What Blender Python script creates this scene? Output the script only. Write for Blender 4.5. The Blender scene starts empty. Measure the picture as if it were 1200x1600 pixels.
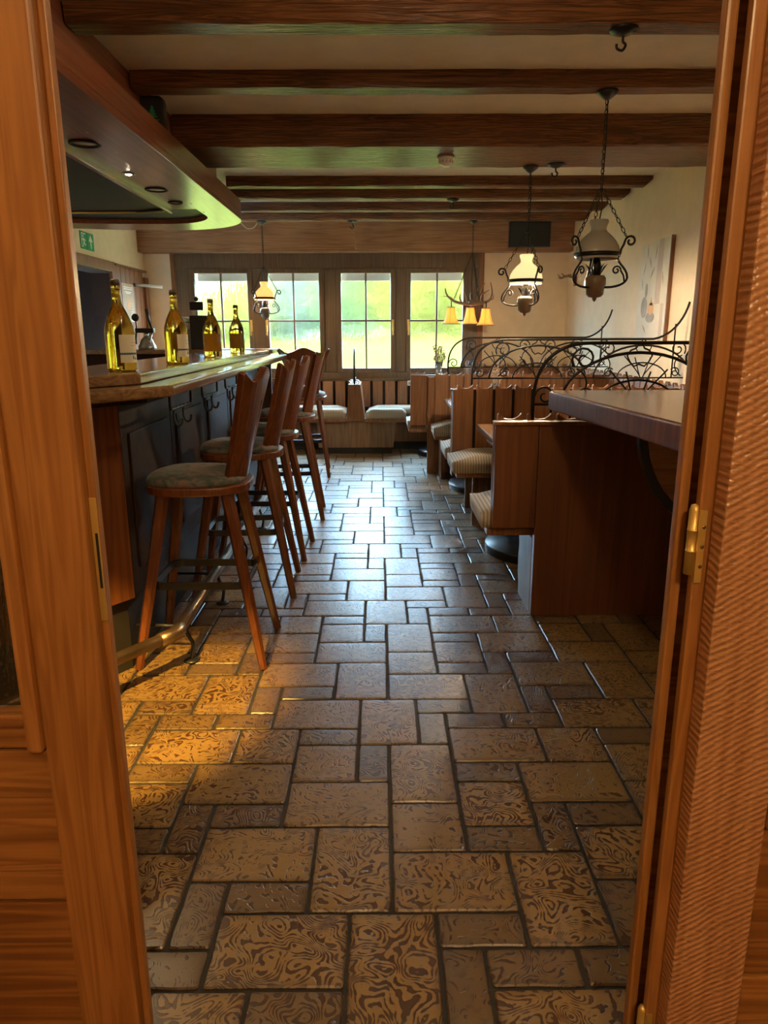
import bpy, bmesh, math, random
from mathutils import Vector, Matrix
random.seed(7)
SC = bpy.context.scene
COL = SC.collection
PI = math.pi

# ------------------------------------------------------------------ camera
EYE = Vector((0.0, 0.0, 1.42))
PITCH, ROLL, YAW = math.radians(14.054), math.radians(0.19), math.radians(0.269)
cam = bpy.data.cameras.new('camera')
cam.sensor_fit = 'VERTICAL'; cam.sensor_height = 36.0; cam.sensor_width = 27.0
cam.lens = 1119.3 / 1600 * 36.0
cam.clip_start = 0.05; cam.clip_end = 300
camo = bpy.data.objects.new('camera', cam); COL.objects.link(camo)
fwd = Vector((math.sin(YAW) * math.cos(PITCH), math.cos(YAW) * math.cos(PITCH), -math.sin(PITCH)))
r0 = Vector((math.cos(YAW), -math.sin(YAW), 0)); u0 = r0.cross(fwd)
right = math.cos(ROLL) * r0 - math.sin(ROLL) * u0
up = math.sin(ROLL) * r0 + math.cos(ROLL) * u0
mw = Matrix((right, up, -fwd)).transposed().to_4x4(); mw.translation = EYE
camo.matrix_world = mw
SC.camera = camo

# ------------------------------------------------------------------ world, sun, exposure
vs = SC.view_settings
vs.view_transform = 'Standard'; vs.look = 'None'; vs.gamma = 1.0; vs.use_curve_mapping = False
vs.exposure = 1.6
world = bpy.data.worlds.new('sky'); SC.world = world; world.use_nodes = True
bg = world.node_tree.nodes['Background']
bg.inputs[0].default_value = (0.44, 0.72, 1.0, 1); bg.inputs[1].default_value = 30.0
sun = bpy.data.lights.new('sun', 'SUN'); sun.energy = 34.0; sun.angle = math.radians(0.6); sun.color = (1, .93, .78)
suno = bpy.data.objects.new('sun', sun); COL.objects.link(suno)
suno.rotation_euler = Vector((0.55, -0.10, -0.83)).to_track_quat('-Z', 'Y').to_euler()
try:
    SC.cycles.max_bounces = 10; SC.cycles.diffuse_bounces = 5; SC.cycles.glossy_bounces = 5
    SC.cycles.transmission_bounces = 10; SC.cycles.transparent_max_bounces = 16
    SC.cycles.sample_clamp_indirect = 6.0
except Exception:
    pass

# ------------------------------------------------------------------ materials
def mat(name):
    m = bpy.data.materials.new(name); m.use_nodes = True
    nt = m.node_tree; b = nt.nodes['Principled BSDF']
    return m, nt, b
def N(nt, t, **k):
    n = nt.nodes.new(t)
    for a, v in k.items(): setattr(n, a, v)
    return n
def math_n(nt, op, a, b=None):
    n = N(nt, 'ShaderNodeMath', operation=op)
    for i, x in enumerate((a, b)):
        if x is None: continue
        if isinstance(x, (int, float)): n.inputs[i].default_value = x
        else: nt.links.new(x, n.inputs[i])
    return n.outputs[0]
def ramp(nt, fac, stops):
    n = N(nt, 'ShaderNodeValToRGB'); e = n.color_ramp.elements
    while len(e) > 1: e.remove(e[-1])
    e[0].position = stops[0][0]; e[0].color = (*stops[0][1], 1)
    for p, c in stops[1:]:
        x = e.new(p); x.color = (*c, 1)
    nt.links.new(fac, n.inputs[0]); return n.outputs[0]
def mixc(nt, fac, a, b, blend='MIX'):
    n = N(nt, 'ShaderNodeMix', data_type='RGBA', blend_type=blend)
    for i, x in ((0, fac), (6, a), (7, b)):
        if isinstance(x, (int, float)): n.inputs[i].default_value = x
        elif isinstance(x, tuple): n.inputs[i].default_value = (*x, 1)
        else: nt.links.new(x, n.inputs[i])
    return n.outputs[2]
def coords(nt, scale=(1, 1, 1), rot=(0, 0, 0), jitter=True, src='Object'):
    tc = N(nt, 'ShaderNodeTexCoord'); out = tc.outputs[src]
    if jitter:
        oi = N(nt, 'ShaderNodeObjectInfo')
        vm = N(nt, 'ShaderNodeVectorMath', operation='SCALE'); vm.inputs[0].default_value = (17.3, 9.1, 23.7)
        nt.links.new(oi.outputs['Random'], vm.inputs['Scale'])
        va = N(nt, 'ShaderNodeVectorMath', operation='ADD')
        nt.links.new(out, va.inputs[0]); nt.links.new(vm.outputs[0], va.inputs[1]); out = va.outputs[0]
    mp = N(nt, 'ShaderNodeMapping'); mp.inputs['Scale'].default_value = scale; mp.inputs['Rotation'].default_value = rot
    nt.links.new(out, mp.inputs[0]); return mp.outputs[0]
def noise(nt, vec, scale, detail=3, rough=.55, dist=0):
    n = N(nt, 'ShaderNodeTexNoise'); n.inputs['Scale'].default_value = scale; n.inputs['Detail'].default_value = detail
    n.inputs['Roughness'].default_value = rough; n.inputs['Distortion'].default_value = dist
    nt.links.new(vec, n.inputs['Vector']); return n.outputs['Fac']
def bump(nt, b, h, strength, dist=.01):
    n = N(nt, 'ShaderNodeBump'); n.inputs['Strength'].default_value = strength; n.inputs['Distance'].default_value = dist
    nt.links.new(h, n.inputs['Height']); nt.links.new(n.outputs[0], b.inputs['Normal'])

def wood(name, light, dark, axis='Z', rough=.35, grain=1.0, bstr=.25, coat=0.0, bdist=.004, fine=1.0):
    m, nt, b = mat(name)
    s = {'X': (.045, 1, 1), 'Y': (1, .045, 1), 'Z': (1, 1, .045)}[axis]
    v = coords(nt, tuple(x * 14 * grain for x in s))
    n1 = noise(nt, v, 1.4, 2, .5, .8)
    bands = math_n(nt, 'SINE', math_n(nt, 'MULTIPLY', n1, 34))
    bands = math_n(nt, 'MULTIPLY_ADD', bands, .5); nt.nodes[-1].inputs[2].default_value = .5
    v2 = coords(nt, tuple((x if x == 1 else .03) * 90 * fine for x in s))
    n2 = noise(nt, v2, 1.0, 3, .6)
    v3 = coords(nt, (1.2, 1.2, 1.2)); n3 = noise(nt, v3, 1.5, 2)
    f = math_n(nt, 'ADD', math_n(nt, 'MULTIPLY', bands, .30), math_n(nt, 'MULTIPLY', n2, .65))
    f = math_n(nt, 'ADD', f, math_n(nt, 'MULTIPLY', math_n(nt, 'SUBTRACT', n3, .5), .6))
    c = ramp(nt, f, [(.2, dark), (.8, light)])
    nt.links.new(c, b.inputs['Base Color'])
    b.inputs['Roughness'].default_value = rough
    b.inputs['Coat Weight'].default_value = coat; b.inputs['Coat Roughness'].default_value = .18
    h = math_n(nt, 'ADD', math_n(nt, 'MULTIPLY', n2, .7), math_n(nt, 'MULTIPLY', bands, .3))
    bump(nt, b, h, bstr, bdist)
    return m
def plain(name, c, rough=.5, metal=0.0, var=.12, bstr=.0, bscale=40, spec=.5):
    m, nt, b = mat(name)
    v = coords(nt); n1 = noise(nt, v, 6, 3)
    d = tuple(max(0, x * (1 - var)) for x in c); l = tuple(min(1, x * (1 + var)) for x in c)
    nt.links.new(ramp(nt, n1, [(.3, d), (.7, l)]), b.inputs['Base Color'])
    b.inputs['Roughness'].default_value = rough; b.inputs['Metallic'].default_value = metal
    b.inputs['Specular IOR Level'].default_value = spec
    if bstr: bump(nt, b, noise(nt, v, bscale, 4), bstr, .004)
    return m
def emit(name, c, strength, base=(.8, .8, .8)):
    m, nt, b = mat(name)
    v = coords(nt); n1 = noise(nt, v, 5, 2)
    nt.links.new(ramp(nt, n1, [(.3, tuple(x * .9 for x in base)), (.7, base)]), b.inputs['Base Color'])
    b.inputs['Emission Color'].default_value = (*c, 1); b.inputs['Emission Strength'].default_value = strength
    return m

MAT = {}
MAT['beam'] = wood('dark varnished beam wood', (.27, .105, .036), (.07, .024, .009), 'X', .33, 1.6, 1.0, .0, .012, 1.1)
MAT['beam'].node_tree.nodes['Principled BSDF'].inputs['Specular IOR Level'].default_value = .4
MAT['header'] = wood('header box wood', (.42, .22, .105), (.22, .10, .045), 'X', .42, .8, .3)
MAT['plaster'] = plain('cream ceiling plaster', (.76, .70, .56), .9, 0, .05, .25, 90)
MAT['wall'] = plain('warm cream wall plaster', (.82, .66, .46), .88, 0, .05, .2, 60)
MAT['hall'] = plain('hall plaster', (.70, .55, .36), .9, 0, .05)
MAT['hallfloor'] = plain('hall floor', (.16, .11, .07), .5)
MAT['door'] = wood('orange brown door wood', (.42, .185, .05), (.26, .098, .021), 'Z', .42, 1.5, .18, .1, .003, 1.0)
MAT['doorx'] = wood('orange brown door board', (.40, .17, .044), (.17, .06, .013), 'X', .42, 1.0, .25, .1, .004, .8)
MAT['bar'] = wood('dark bar front wood', (.042, .016, .007), (.014, .006, .003), 'Z', .55, .7, .12, .0)
MAT['bar'].node_tree.nodes['Principled BSDF'].inputs['Specular IOR Level'].default_value = .2
MAT['barend'] = wood('reddish bar end wood', (.22, .075, .024), (.11, .035, .012), 'Z', .4, .6, .1)
MAT['barend'].node_tree.nodes['Principled BSDF'].inputs['Specular IOR Level'].default_value = .22
MAT['bartop'] = wood('bar top wood', (.26, .15, .07), (.13, .065, .03), 'Y', .14, .8, .08, .5)
MAT['stool'] = wood('red brown stool wood', (.165, .050, .016), (.08, .022, .008), 'Z', .34, .9, .08, .3)
MAT['bench'] = wood('booth wood', (.27, .115, .042), (.14, .053, .018), 'Z', .38, .8, .1, .15)
MAT['benchd'] = wood('booth panel wood', (.20, .068, .022), (.12, .037, .012), 'Z', .36, .4, .06, .2)
MAT['benchs'] = wood('booth slat wood', (.34, .15, .06), (.19, .076, .028), 'Z', .40, .9, .12, .1)
MAT['oldboard'] = wood('weathered base board', (.30, .19, .11), (.16, .09, .05), 'Z', .42, .7, .3)
MAT['tabletop'] = wood('table top wood', (.36, .19, .085), (.20, .09, .035), 'X', .25, .8, .1, .3)
MAT['winframe'] = wood('window frame wood', (.17, .105, .055), (.10, .06, .032), 'Z', .4, .8, .08)
MAT['canopy'] = wood('canopy wood', (.32, .105, .055), (.17, .05, .026), 'Y', .28, .5, .25, .35, .004)
MAT['iron'] = plain('black wrought iron', (.035, .032, .03), .38, .85, .2)
MAT['ironb'] = plain('black painted metal', (.022, .022, .024), .35, .2, .2)
MAT['brass'] = plain('brass', (.66, .46, .14), .42, .7, .12)
MAT['pipe'] = plain('worn brass pipe', (.22, .15, .09), .32, .85, .25)
MAT['chrome'] = plain('chrome', (.6, .62, .64), .15, 1.0, .05)
MAT['black'] = plain('black recess paint', (.012, .011, .010), .55, 0, .2)
MAT['plinth'] = plain('black plinth', (.018, .015, .013), .6, 0, .2)
MAT['white'] = plain('white plastic', (.75, .73, .68), .4, 0, .03)
MAT['grey'] = plain('grey plastic', (.35, .36, .36), .4, 0, .1)
MAT['steel'] = plain('brushed steel', (.45, .46, .47), .3, .9, .1)
MAT['paper'] = plain('poster paper', (.52, .38, .25), .7, 0, .18)
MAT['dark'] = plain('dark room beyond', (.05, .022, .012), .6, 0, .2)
MAT['green'] = plain('sign green', (.02, .33, .13), .5, 0, .05)
MAT['signwhite'] = plain('sign white', (.85, .85, .80), .5, 0, .02)
MAT['canvas'] = plain('painting canvas', (.72, .66, .54), .75, 0, .06, .3, 120)
MAT['paintgrey'] = plain('painting grey strokes', (.42, .37, .31), .75, 0, .25)
MAT['paintpink'] = plain('painting rose band', (.56, .46, .38), .75, 0, .12)
MAT['paintor'] = plain('painting apricot', (.75, .42, .20), .75, 0, .15)
MAT['antler'] = plain('antler horn', (.24, .15, .085), .5, 0, .35, .3, 60)
MAT['ceramic'] = plain('ceramic font', (.22, .155, .10), .3, 0, .3)
MAT['flower'] = plain('dried flower', (.45, .33, .25), .8, 0, .35)
MAT['speaker'] = plain('dark speaker cloth', (.03, .03, .028), .8, 0, .2)
MAT['cork'] = plain('bottle cap', (.08, .05, .02), .4, .3, .2)
MAT['label'] = plain('bottle label paper', (.60, .55, .42), .6, 0, .05)
MAT['labelblue'] = plain('label blue stripe', (.03, .10, .16), .6, 0, .1)
MAT['gold'] = plain('yellow foil', (.55, .45, .05), .35, .4, .15)
MAT['lawn'] = None

def glass_bottle():
    m, nt, b = mat('olive gold bottle glass')
    v = coords(nt); n1 = noise(nt, v, 12, 2)
    nt.links.new(ramp(nt, n1, [(.3, (.78, .52, .05)), (.7, (.86, .60, .09))]), b.inputs['Base Color'])
    b.inputs['Transmission Weight'].default_value = 1.0; b.inputs['Roughness'].default_value = .02; b.inputs['IOR'].default_value = 1.42
    return m
MAT['bottle'] = glass_bottle()
def glass_vase():
    m, nt, b = mat('clear vase glass')
    v = coords(nt); n1 = noise(nt, v, 20, 2)
    nt.links.new(ramp(nt, n1, [(.3, (.85, .87, .85)), (.7, (.95, .95, .93))]), b.inputs['Base Color'])
    b.inputs['Transmission Weight'].default_value = .9; b.inputs['Roughness'].default_value = .15; b.inputs['IOR'].default_value = 1.3
    return m
MAT['vase'] = glass_vase()
def pane_mat(name, refr, clear, dark=1.0):
    m = bpy.data.materials.new(name); m.use_nodes = True; nt = m.node_tree
    nt.nodes.remove(nt.nodes['Principled BSDF']); out = nt.nodes['Material Output']
    v = coords(nt, (34, 34, 7)); n1 = noise(nt, v, 1.6, 3, .6, .4)
    bp = N(nt, 'ShaderNodeBump'); bp.inputs['Strength'].default_value = .9; bp.inputs['Distance'].default_value = .012
    nt.links.new(n1, bp.inputs['Height'])
    tr = N(nt, 'ShaderNodeBsdfTransparent'); tr.inputs[0].default_value = (.93 * dark, .96 * dark, .95 * dark, 1)
    rf = N(nt, 'ShaderNodeBsdfRefraction'); rf.inputs['IOR'].default_value = 1.16; rf.inputs['Roughness'].default_value = .02
    rf.inputs[0].default_value = (.95, .97, .96, 1)
    nt.links.new(bp.outputs[0], rf.inputs['Normal'])
    gl = N(nt, 'ShaderNodeBsdfGlossy'); gl.inputs['Roughness'].default_value = .08; nt.links.new(bp.outputs[0], gl.inputs['Normal'])
    m1 = N(nt, 'ShaderNodeMixShader'); m1.inputs[0].default_value = refr
    nt.links.new(tr.outputs[0], m1.inputs[1]); nt.links.new(rf.outputs[0], m1.inputs[2])
    m2 = N(nt, 'ShaderNodeMixShader'); m2.inputs[0].default_value = clear
    nt.links.new(m1.outputs[0], m2.inputs[1]); nt.links.new(gl.outputs[0], m2.inputs[2])
    nt.links.new(m2.outputs[0], out.inputs[0]); return m
MAT['pane'] = pane_mat('rippled window glass', .6, .03)
MAT['doorpane'] = pane_mat('door glass', .0, .10, .55)

def tile_mat(name, tan, stroke, edge):
    m, nt, b = mat(name)
    geo = N(nt, 'ShaderNodeNewGeometry'); oi = N(nt, 'ShaderNodeObjectInfo')
    rnd = math_n(nt, 'FRACT', math_n(nt, 'ADD', math_n(nt, 'MULTIPLY', oi.outputs['Random'], 7.31), geo.outputs['Random Per Island']))
    tc = N(nt, 'ShaderNodeTexCoord')
    sc = N(nt, 'ShaderNodeVectorMath', operation='SCALE'); sc.inputs[0].default_value = (31, 57, 13); nt.links.new(rnd, sc.inputs['Scale'])
    ad = N(nt, 'ShaderNodeVectorMath', operation='ADD'); nt.links.new(tc.outputs['Object'], ad.inputs[0]); nt.links.new(sc.outputs[0], ad.inputs[1])
    p = ad.outputs[0]
    n1 = noise(nt, p, 8.5, 1.2, .45, .5)
    s1 = math_n(nt, 'SINE', math_n(nt, 'MULTIPLY', n1, 150))
    n2 = noise(nt, p, 52, 1.5, .5)
    f = math_n(nt, 'ADD', math_n(nt, 'MULTIPLY', s1, .34), math_n(nt, 'MULTIPLY', math_n(nt, 'SUBTRACT', n2, .5), 2.0))
    n3 = noise(nt, p, 4, 1)
    thr = math_n(nt, 'ADD', math_n(nt, 'MULTIPLY', n3, .8), math_n(nt, 'MULTIPLY', rnd, .22))
    d = math_n(nt, 'SUBTRACT', f, math_n(nt, 'SUBTRACT', thr, .43))
    st = N(nt, 'ShaderNodeMapRange', interpolation_type='SMOOTHSTEP')
    st.inputs['From Min'].default_value = .02; st.inputs['From Max'].default_value = .20
    nt.links.new(d, st.inputs['Value']); st = st.outputs[0]
    fine = noise(nt, p, 160, 2)
    tanv = mixc(nt, math_n(nt, 'MULTIPLY', rnd, .55), tan, tuple(x * .62 for x in tan))
    tanv = mixc(nt, math_n(nt, 'MULTIPLY', fine, .5), tanv, tuple(x * .55 for x in tan))
    c = mixc(nt, math_n(nt, 'MULTIPLY', st, .9), tanv, stroke)
    at = N(nt, 'ShaderNodeAttribute', attribute_name='rim')
    c = mixc(nt, math_n(nt, 'MULTIPLY', math_n(nt, 'SUBTRACT', 1.0, at.outputs['Fac']), .5), c, edge)
    nt.links.new(c, b.inputs['Base Color'])
    rg = math_n(nt, 'ADD', math_n(nt, 'MULTIPLY', fine, .14), .25)
    nt.links.new(rg, b.inputs['Roughness'])
    b.inputs['Specular IOR Level'].default_value = .8
    h = math_n(nt, 'SUBTRACT', math_n(nt, 'MULTIPLY', fine, .12), st)
    bump(nt, b, h, .40, .004)
    return m
MAT['tile'] = tile_mat('glazed floor tile', (.33, .200, .070), (.055, .019, .009), (.06, .036, .020))
MAT['tilesmall'] = tile_mat('small floor tile', (.21, .128, .055), (.050, .021, .011), (.045, .030, .020))
MAT['grout'] = plain('dark grout', (.028, .024, .02), .85, 0, .2, .3, 200)

def stripes_mat():
    m, nt, b = mat('striped seat fabric')
    v = coords(nt, jitter=False)
    sp = N(nt, 'ShaderNodeSeparateXYZ'); nt.links.new(v, sp.inputs[0])
    s = math_n(nt, 'SINE', math_n(nt, 'MULTIPLY', sp.outputs[0], 330))
    f = noise(nt, v, 300, 2)
    c = ramp(nt, math_n(nt, 'ADD', math_n(nt, 'MULTIPLY', s, .3), f), [(.3, (.30, .24, .17)), (.75, (.58, .52, .42))])
    nt.links.new(c, b.inputs['Base Color']); b.inputs['Roughness'].default_value = .8
    b.inputs['Sheen Weight'].default_value = .2
    bump(nt, b, f, .3, .002); return m
MAT['stripe'] = stripes_mat()
def floral_mat():
    m, nt, b = mat('floral stool upholstery')
    v = coords(nt); n1 = noise(nt, v, 16, 2, .5, 1.2); n2 = noise(nt, v, 34, 2)
    c = ramp(nt, n1, [(.32, (.035, .045, .038)), (.46, (.07, .085, .075)), (.55, (.16, .13, .11)), (.66, (.26, .11, .085)), (.75, (.10, .10, .11))])
    c = mixc(nt, math_n(nt, 'MULTIPLY', n2, .5), c, (.05, .055, .05))
    nt.links.new(c, b.inputs['Base Color']); b.inputs['Roughness'].default_value = .75; b.inputs['Sheen Weight'].default_value = .15
    bump(nt, b, n2, .3, .003); return m
MAT['floral'] = floral_mat()
def gouged_mat():
    m, nt, b = mat('gouge carved door wood')
    v = coords(nt, (1, 1, 1), jitter=False)
    mp = N(nt, 'ShaderNodeMapping'); mp.inputs['Rotation'].default_value = (0, math.radians(32), 0); nt.links.new(v, mp.inputs[0])
    sp = N(nt, 'ShaderNodeSeparateXYZ'); nt.links.new(mp.outputs[0], sp.inputs[0])
    wob = noise(nt, v, 9, 2)
    ph = math_n(nt, 'ADD', math_n(nt, 'MULTIPLY', sp.outputs[2], 640), math_n(nt, 'MULTIPLY', wob, 14))
    row = math_n(nt, 'SINE', ph)
    mp2 = N(nt, 'ShaderNodeMapping'); mp2.inputs['Scale'].default_value = (90, 1, 160); mp2.inputs['Rotation'].default_value = (0, math.radians(32), 0); nt.links.new(v, mp2.inputs[0])
    bead = noise(nt, mp2.outputs[0], 1.0, 1)
    g = noise(nt, coords(nt, (60, 60, 3), jitter=False), 1, 3)
    h = math_n(nt, 'ADD', math_n(nt, 'MULTIPLY', row, .42), math_n(nt, 'MULTIPLY', bead, 1.9))
    c = ramp(nt, math_n(nt, 'ADD', math_n(nt, 'MULTIPLY', g, .6), math_n(nt, 'MULTIPLY', row, .13)), [(.1, (.34, .14, .055)), (.6, (.60, .32, .16))])
    nt.links.new(c, b.inputs['Base Color']); b.inputs['Roughness'].default_value = .28
    bump(nt, b, h, .5, .003); return m
MAT['gouged'] = gouged_mat()
def opal(name, c, trans, estr=0.0, ecol=(1, .7, .3)):
    m, nt, b = mat(name)
    v = coords(nt); n1 = noise(nt, v, 4, 2)
    nt.links.new(ramp(nt, n1, [(.3, tuple(x * .93 for x in c)), (.7, c)]), b.inputs['Base Color'])
    b.inputs['Roughness'].default_value = .2
    if estr:
        b.inputs['Emission Color'].default_value = (*ecol, 1); b.inputs['Emission Strength'].default_value = estr
    out = nt.nodes['Material Output']
    tl = N(nt, 'ShaderNodeBsdfTranslucent'); tl.inputs[0].default_value = (*c, 1)
    mx = N(nt, 'ShaderNodeMixShader'); mx.inputs[0].default_value = trans
    nt.links.new(b.outputs[0], mx.inputs[1]); nt.links.new(tl.outputs[0], mx.inputs[2]); nt.links.new(mx.outputs[0], out.inputs[0])
    return m
MAT['opal_off'] = opal('unlit opal glass', (.62, .60, .54), .35)
MAT['opal_on'] = opal('lit opal glass', (.80, .74, .55), .16, .30, (1, .78, .40))
MAT['opal_amber'] = opal('lit amber glass', (.80, .48, .2), .2, .45, (1, .50, .16))
MAT['shade'] = opal('parchment lamp shade', (.75, .42, .14), .3, .35, (1, .48, .08))
MAT['bulb'] = emit('lit bulb', (1, .8, .5), 14)
MAT['halogen'] = emit('lit halogen', (1, .86, .66), 30)
MAT['lensoff'] = plain('unlit downlight lens', (.42, .36, .28), .3, 0, .1)

def foliage(name, a, c):
    m, nt, b = mat(name)
    v = coords(nt); n1 = noise(nt, v, 2.5, 3)
    nt.links.new(ramp(nt, n1, [(.3, a), (.7, c)]), b.inputs['Base Color']); b.inputs['Roughness'].default_value = .8; b.inputs['Specular IOR Level'].default_value = 0.0
    out = nt.nodes['Material Output']
    tl = N(nt, 'ShaderNodeBsdfTranslucent'); tl.inputs[0].default_value = (*c, 1)
    mx = N(nt, 'ShaderNodeMixShader'); mx.inputs[0].default_value = .4
    nt.links.new(b.outputs[0], mx.inputs[1]); nt.links.new(tl.outputs[0], mx.inputs[2]); nt.links.new(mx.outputs[0], out.inputs[0])
    return m
MAT['leaf1'] = foliage('yellow green leaves', (.085, .080, .014), (.24, .20, .04))
MAT['leaf2'] = foliage('mid green leaves', (.055, .078, .028), (.15, .17, .065))
MAT['leaf3'] = foliage('blue green leaves', (.068, .092, .066), (.17, .19, .14))
MAT['grass'] = foliage('lawn grass', (.030, .032, .005), (.052, .047, .009))

# ------------------------------------------------------------------ mesh helpers
class MB:
    def __init__(s): s.v = []; s.f = []; s.sm = []
    def add(s, vs_, fs, smooth=False):
        o = len(s.v); s.v += [tuple(p) for p in vs_]
        for f in fs: s.f.append([i + o for i in f]); s.sm.append(smooth)
        return s
    def box(s, x0, x1, y0, y1, z0, z1):
        v = [(x, y, z) for z in (z0, z1) for y in (y0, y1) for x in (x0, x1)]
        return s.add(v, [(0, 2, 3, 1), (4, 5, 7, 6), (0, 1, 5, 4), (2, 6, 7, 3), (0, 4, 6, 2), (1, 3, 7, 5)])
    def prism(s, poly, lo, hi, axis='Z', smooth=False):
        # poly: counter-clockwise points in the plane; axis: extrusion axis
        def p3(p, h):
            if axis == 'Z': return (p[0], p[1], h)
            if axis == 'Y': return (p[0], h, p[1])
            return (h, p[0], p[1])
        n = len(poly); v = [p3(p, lo) for p in poly] + [p3(p, hi) for p in poly]
        f = [tuple(range(n))[::-1], tuple(range(n, 2 * n))] + [(i, (i + 1) % n, n + (i + 1) % n, n + i) for i in range(n)]
        return s.add(v, f, smooth)
    def lathe(s, prof, c=(0, 0, 0), n=20, smooth=True, axis='Z'):
        v = []; f = []
        for r, z in prof:
            for k in range(n):
                a = 2 * PI * k / n
                q = (r * math.cos(a), r * math.sin(a), z)
                if axis == 'Y': q = (q[0], q[2], q[1])
                if axis == 'X': q = (q[2], q[0], q[1])
                v.append((c[0] + q[0], c[1] + q[1], c[2] + q[2]))
        for i in range(len(prof) - 1):
            for k in range(n):
                k2 = (k + 1) % n; f.append((i * n + k, i * n + k2, (i + 1) * n + k2, (i + 1) * n + k))
        if prof[0][0] > 1e-5: f.append(tuple(range(n))[::-1])
        if prof[-1][0] > 1e-5: f.append(tuple((len(prof) - 1) * n + k for k in range(n)))
        return s.add(v, f, smooth)
    def tube(s, pts, r, n=6, closed=False, smooth=True, sq=None):
        P = [Vector(p) for p in pts]; m = len(P)
        R = r if isinstance(r, (list, tuple)) else [r] * m
        T = []
        for i in range(m):
            a = P[(i - 1) % m] if (closed or i) else P[i]; b = P[(i + 1) % m] if (closed or i < m - 1) else P[i]
            t = (b - a); T.append(t.normalized() if t.length > 1e-9 else Vector((0, 0, 1)))
        ref = Vector((0, 0, 1)) if abs(T[0].z) < .9 else Vector((1, 0, 0))
        u = T[0].cross(ref).normalized(); v = []
        for i in range(m):
            u = (u - T[i] * u.dot(T[i]))
            u = u.normalized() if u.length > 1e-6 else T[i].orthogonal().normalized()
            w = T[i].cross(u)
            for k in range(n):
                a = 2 * PI * (k + .5) / n
                v.append(P[i] + (u * math.cos(a) + w * math.sin(a)) * R[i])
        f = []
        for i in range(m if closed else m - 1):
            j = (i + 1) % m
            for k in range(n):
                k2 = (k + 1) % n; f.append((i * n + k, i * n + k2, j * n + k2, j * n + k))
        if not closed: f += [tuple(range(n))[::-1], tuple((m - 1) * n + k for k in range(n))]
        return s.add(v, f, smooth)
    def loft(s, rings, cap=True, smooth=True):
        n = len(rings[0]); v = [p for r in rings for p in r]; f = []
        for i in range(len(rings) - 1):
            for k in range(n):
                k2 = (k + 1) % n; f.append((i * n + k, i * n + k2, (i + 1) * n + k2, (i + 1) * n + k))
        if cap: f += [tuple(range(n))[::-1], tuple((len(rings) - 1) * n + k for k in range(n))]
        return s.add(v, f, smooth)
    def xf(s, M):
        s.v = [tuple(M @ Vector(p)) for p in s.v]; return s
    def mesh(s, name, m, bevel=0, seg=2):
        me = bpy.data.meshes.new(name); me.from_pydata(s.v, [], s.f)
        bm = bmesh.new(); bm.from_mesh(me)
        for f, q in zip(bm.faces, s.sm): f.smooth = q
        bmesh.ops.recalc_face_normals(bm, faces=bm.faces[:])
        if bevel:
            ed = [e for e in bm.edges if len(e.link_faces) == 2 and e.calc_face_angle(0) > .5]
            bmesh.ops.bevel(bm, geom=ed, offset=bevel, segments=seg, profile=.6, affect='EDGES', clamp_overlap=True)
        bm.to_mesh(me); bm.free()
        me.materials.append(MAT[m] if isinstance(m, str) else m)
        return me
    def build(s, name, m, parent=None, bevel=0, seg=2, loc=None):
        o = bpy.data.objects.new(name, s.mesh(name, m, bevel, seg)); COL.objects.link(o)
        if parent: o.parent = parent
        if loc is not None: o.location = loc
        return o
def tag(o, label, cat=None, group=None):
    o['label'] = label
    if cat: o['category'] = cat
    if group: o['group'] = group
    return o
def thing(name, label, cat, loc=(0, 0, 0), rz=0, group=None):
    o = bpy.data.objects.new(name, None); o.empty_display_size = .1; COL.objects.link(o)
    o.location = loc; o.rotation_euler = (0, 0, rz); return tag(o, label, cat, group)
def struct(o): o['kind'] = 'structure'; return o
def structE(name, label=None):
    o = bpy.data.objects.new(name, None); o.empty_display_size = .1; COL.objects.link(o); o['kind'] = 'structure'
    if label: o['label'] = label
    return o
def inst(name, me, parent, loc=(0, 0, 0), rot=(0, 0, 0), scale=(1, 1, 1)):
    o = bpy.data.objects.new(name, me); COL.objects.link(o); o.parent = parent
    o.location = loc; o.rotation_euler = rot; o.scale = scale; return o
def copy_tree(o, parent=None):
    c = o.copy(); COL.objects.link(c); c.parent = parent
    for ch in list(o.children): copy_tree(ch, c)
    return c
def point_light(name, loc, energy, color, size=.03, parent=None):
    l = bpy.data.lights.new(name, 'POINT'); l.energy = energy; l.color = color; l.shadow_soft_size = size
    o = bpy.data.objects.new(name, l); COL.objects.link(o); o.location = loc
    if parent: o.parent = parent
    return o
def spot_light(name, loc, energy, color, angle, size=.02, parent=None, direction=(0, 0, -1)):
    l = bpy.data.lights.new(name, 'SPOT'); l.energy = energy; l.color = color; l.spot_size = math.radians(angle); l.spot_blend = .6; l.shadow_soft_size = size
    o = bpy.data.objects.new(name, l); COL.objects.link(o); o.location = loc
    o.rotation_euler = Vector(direction).to_track_quat('-Z', 'Y').to_euler()
    if parent: o.parent = parent
    return o
def spiral(cx, cz, r_out, r_in, a0, turns, n=18):
    return [(cx + (r_out + (r_in - r_out) * t) * math.cos(a0 + 2 * PI * turns * t),
             cz + (r_out + (r_in - r_out) * t) * math.sin(a0 + 2 * PI * turns * t)) for t in [i / n for i in range(n + 1)]]
def bez(p0, p1, p2, p3, n=12):
    return [tuple((1 - t) ** 3 * a + 3 * (1 - t) ** 2 * t * b + 3 * (1 - t) * t * t * c + t ** 3 * d for a, b, c, d in zip(p0, p1, p2, p3)) for t in [i / n for i in range(n + 1)]]
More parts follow.
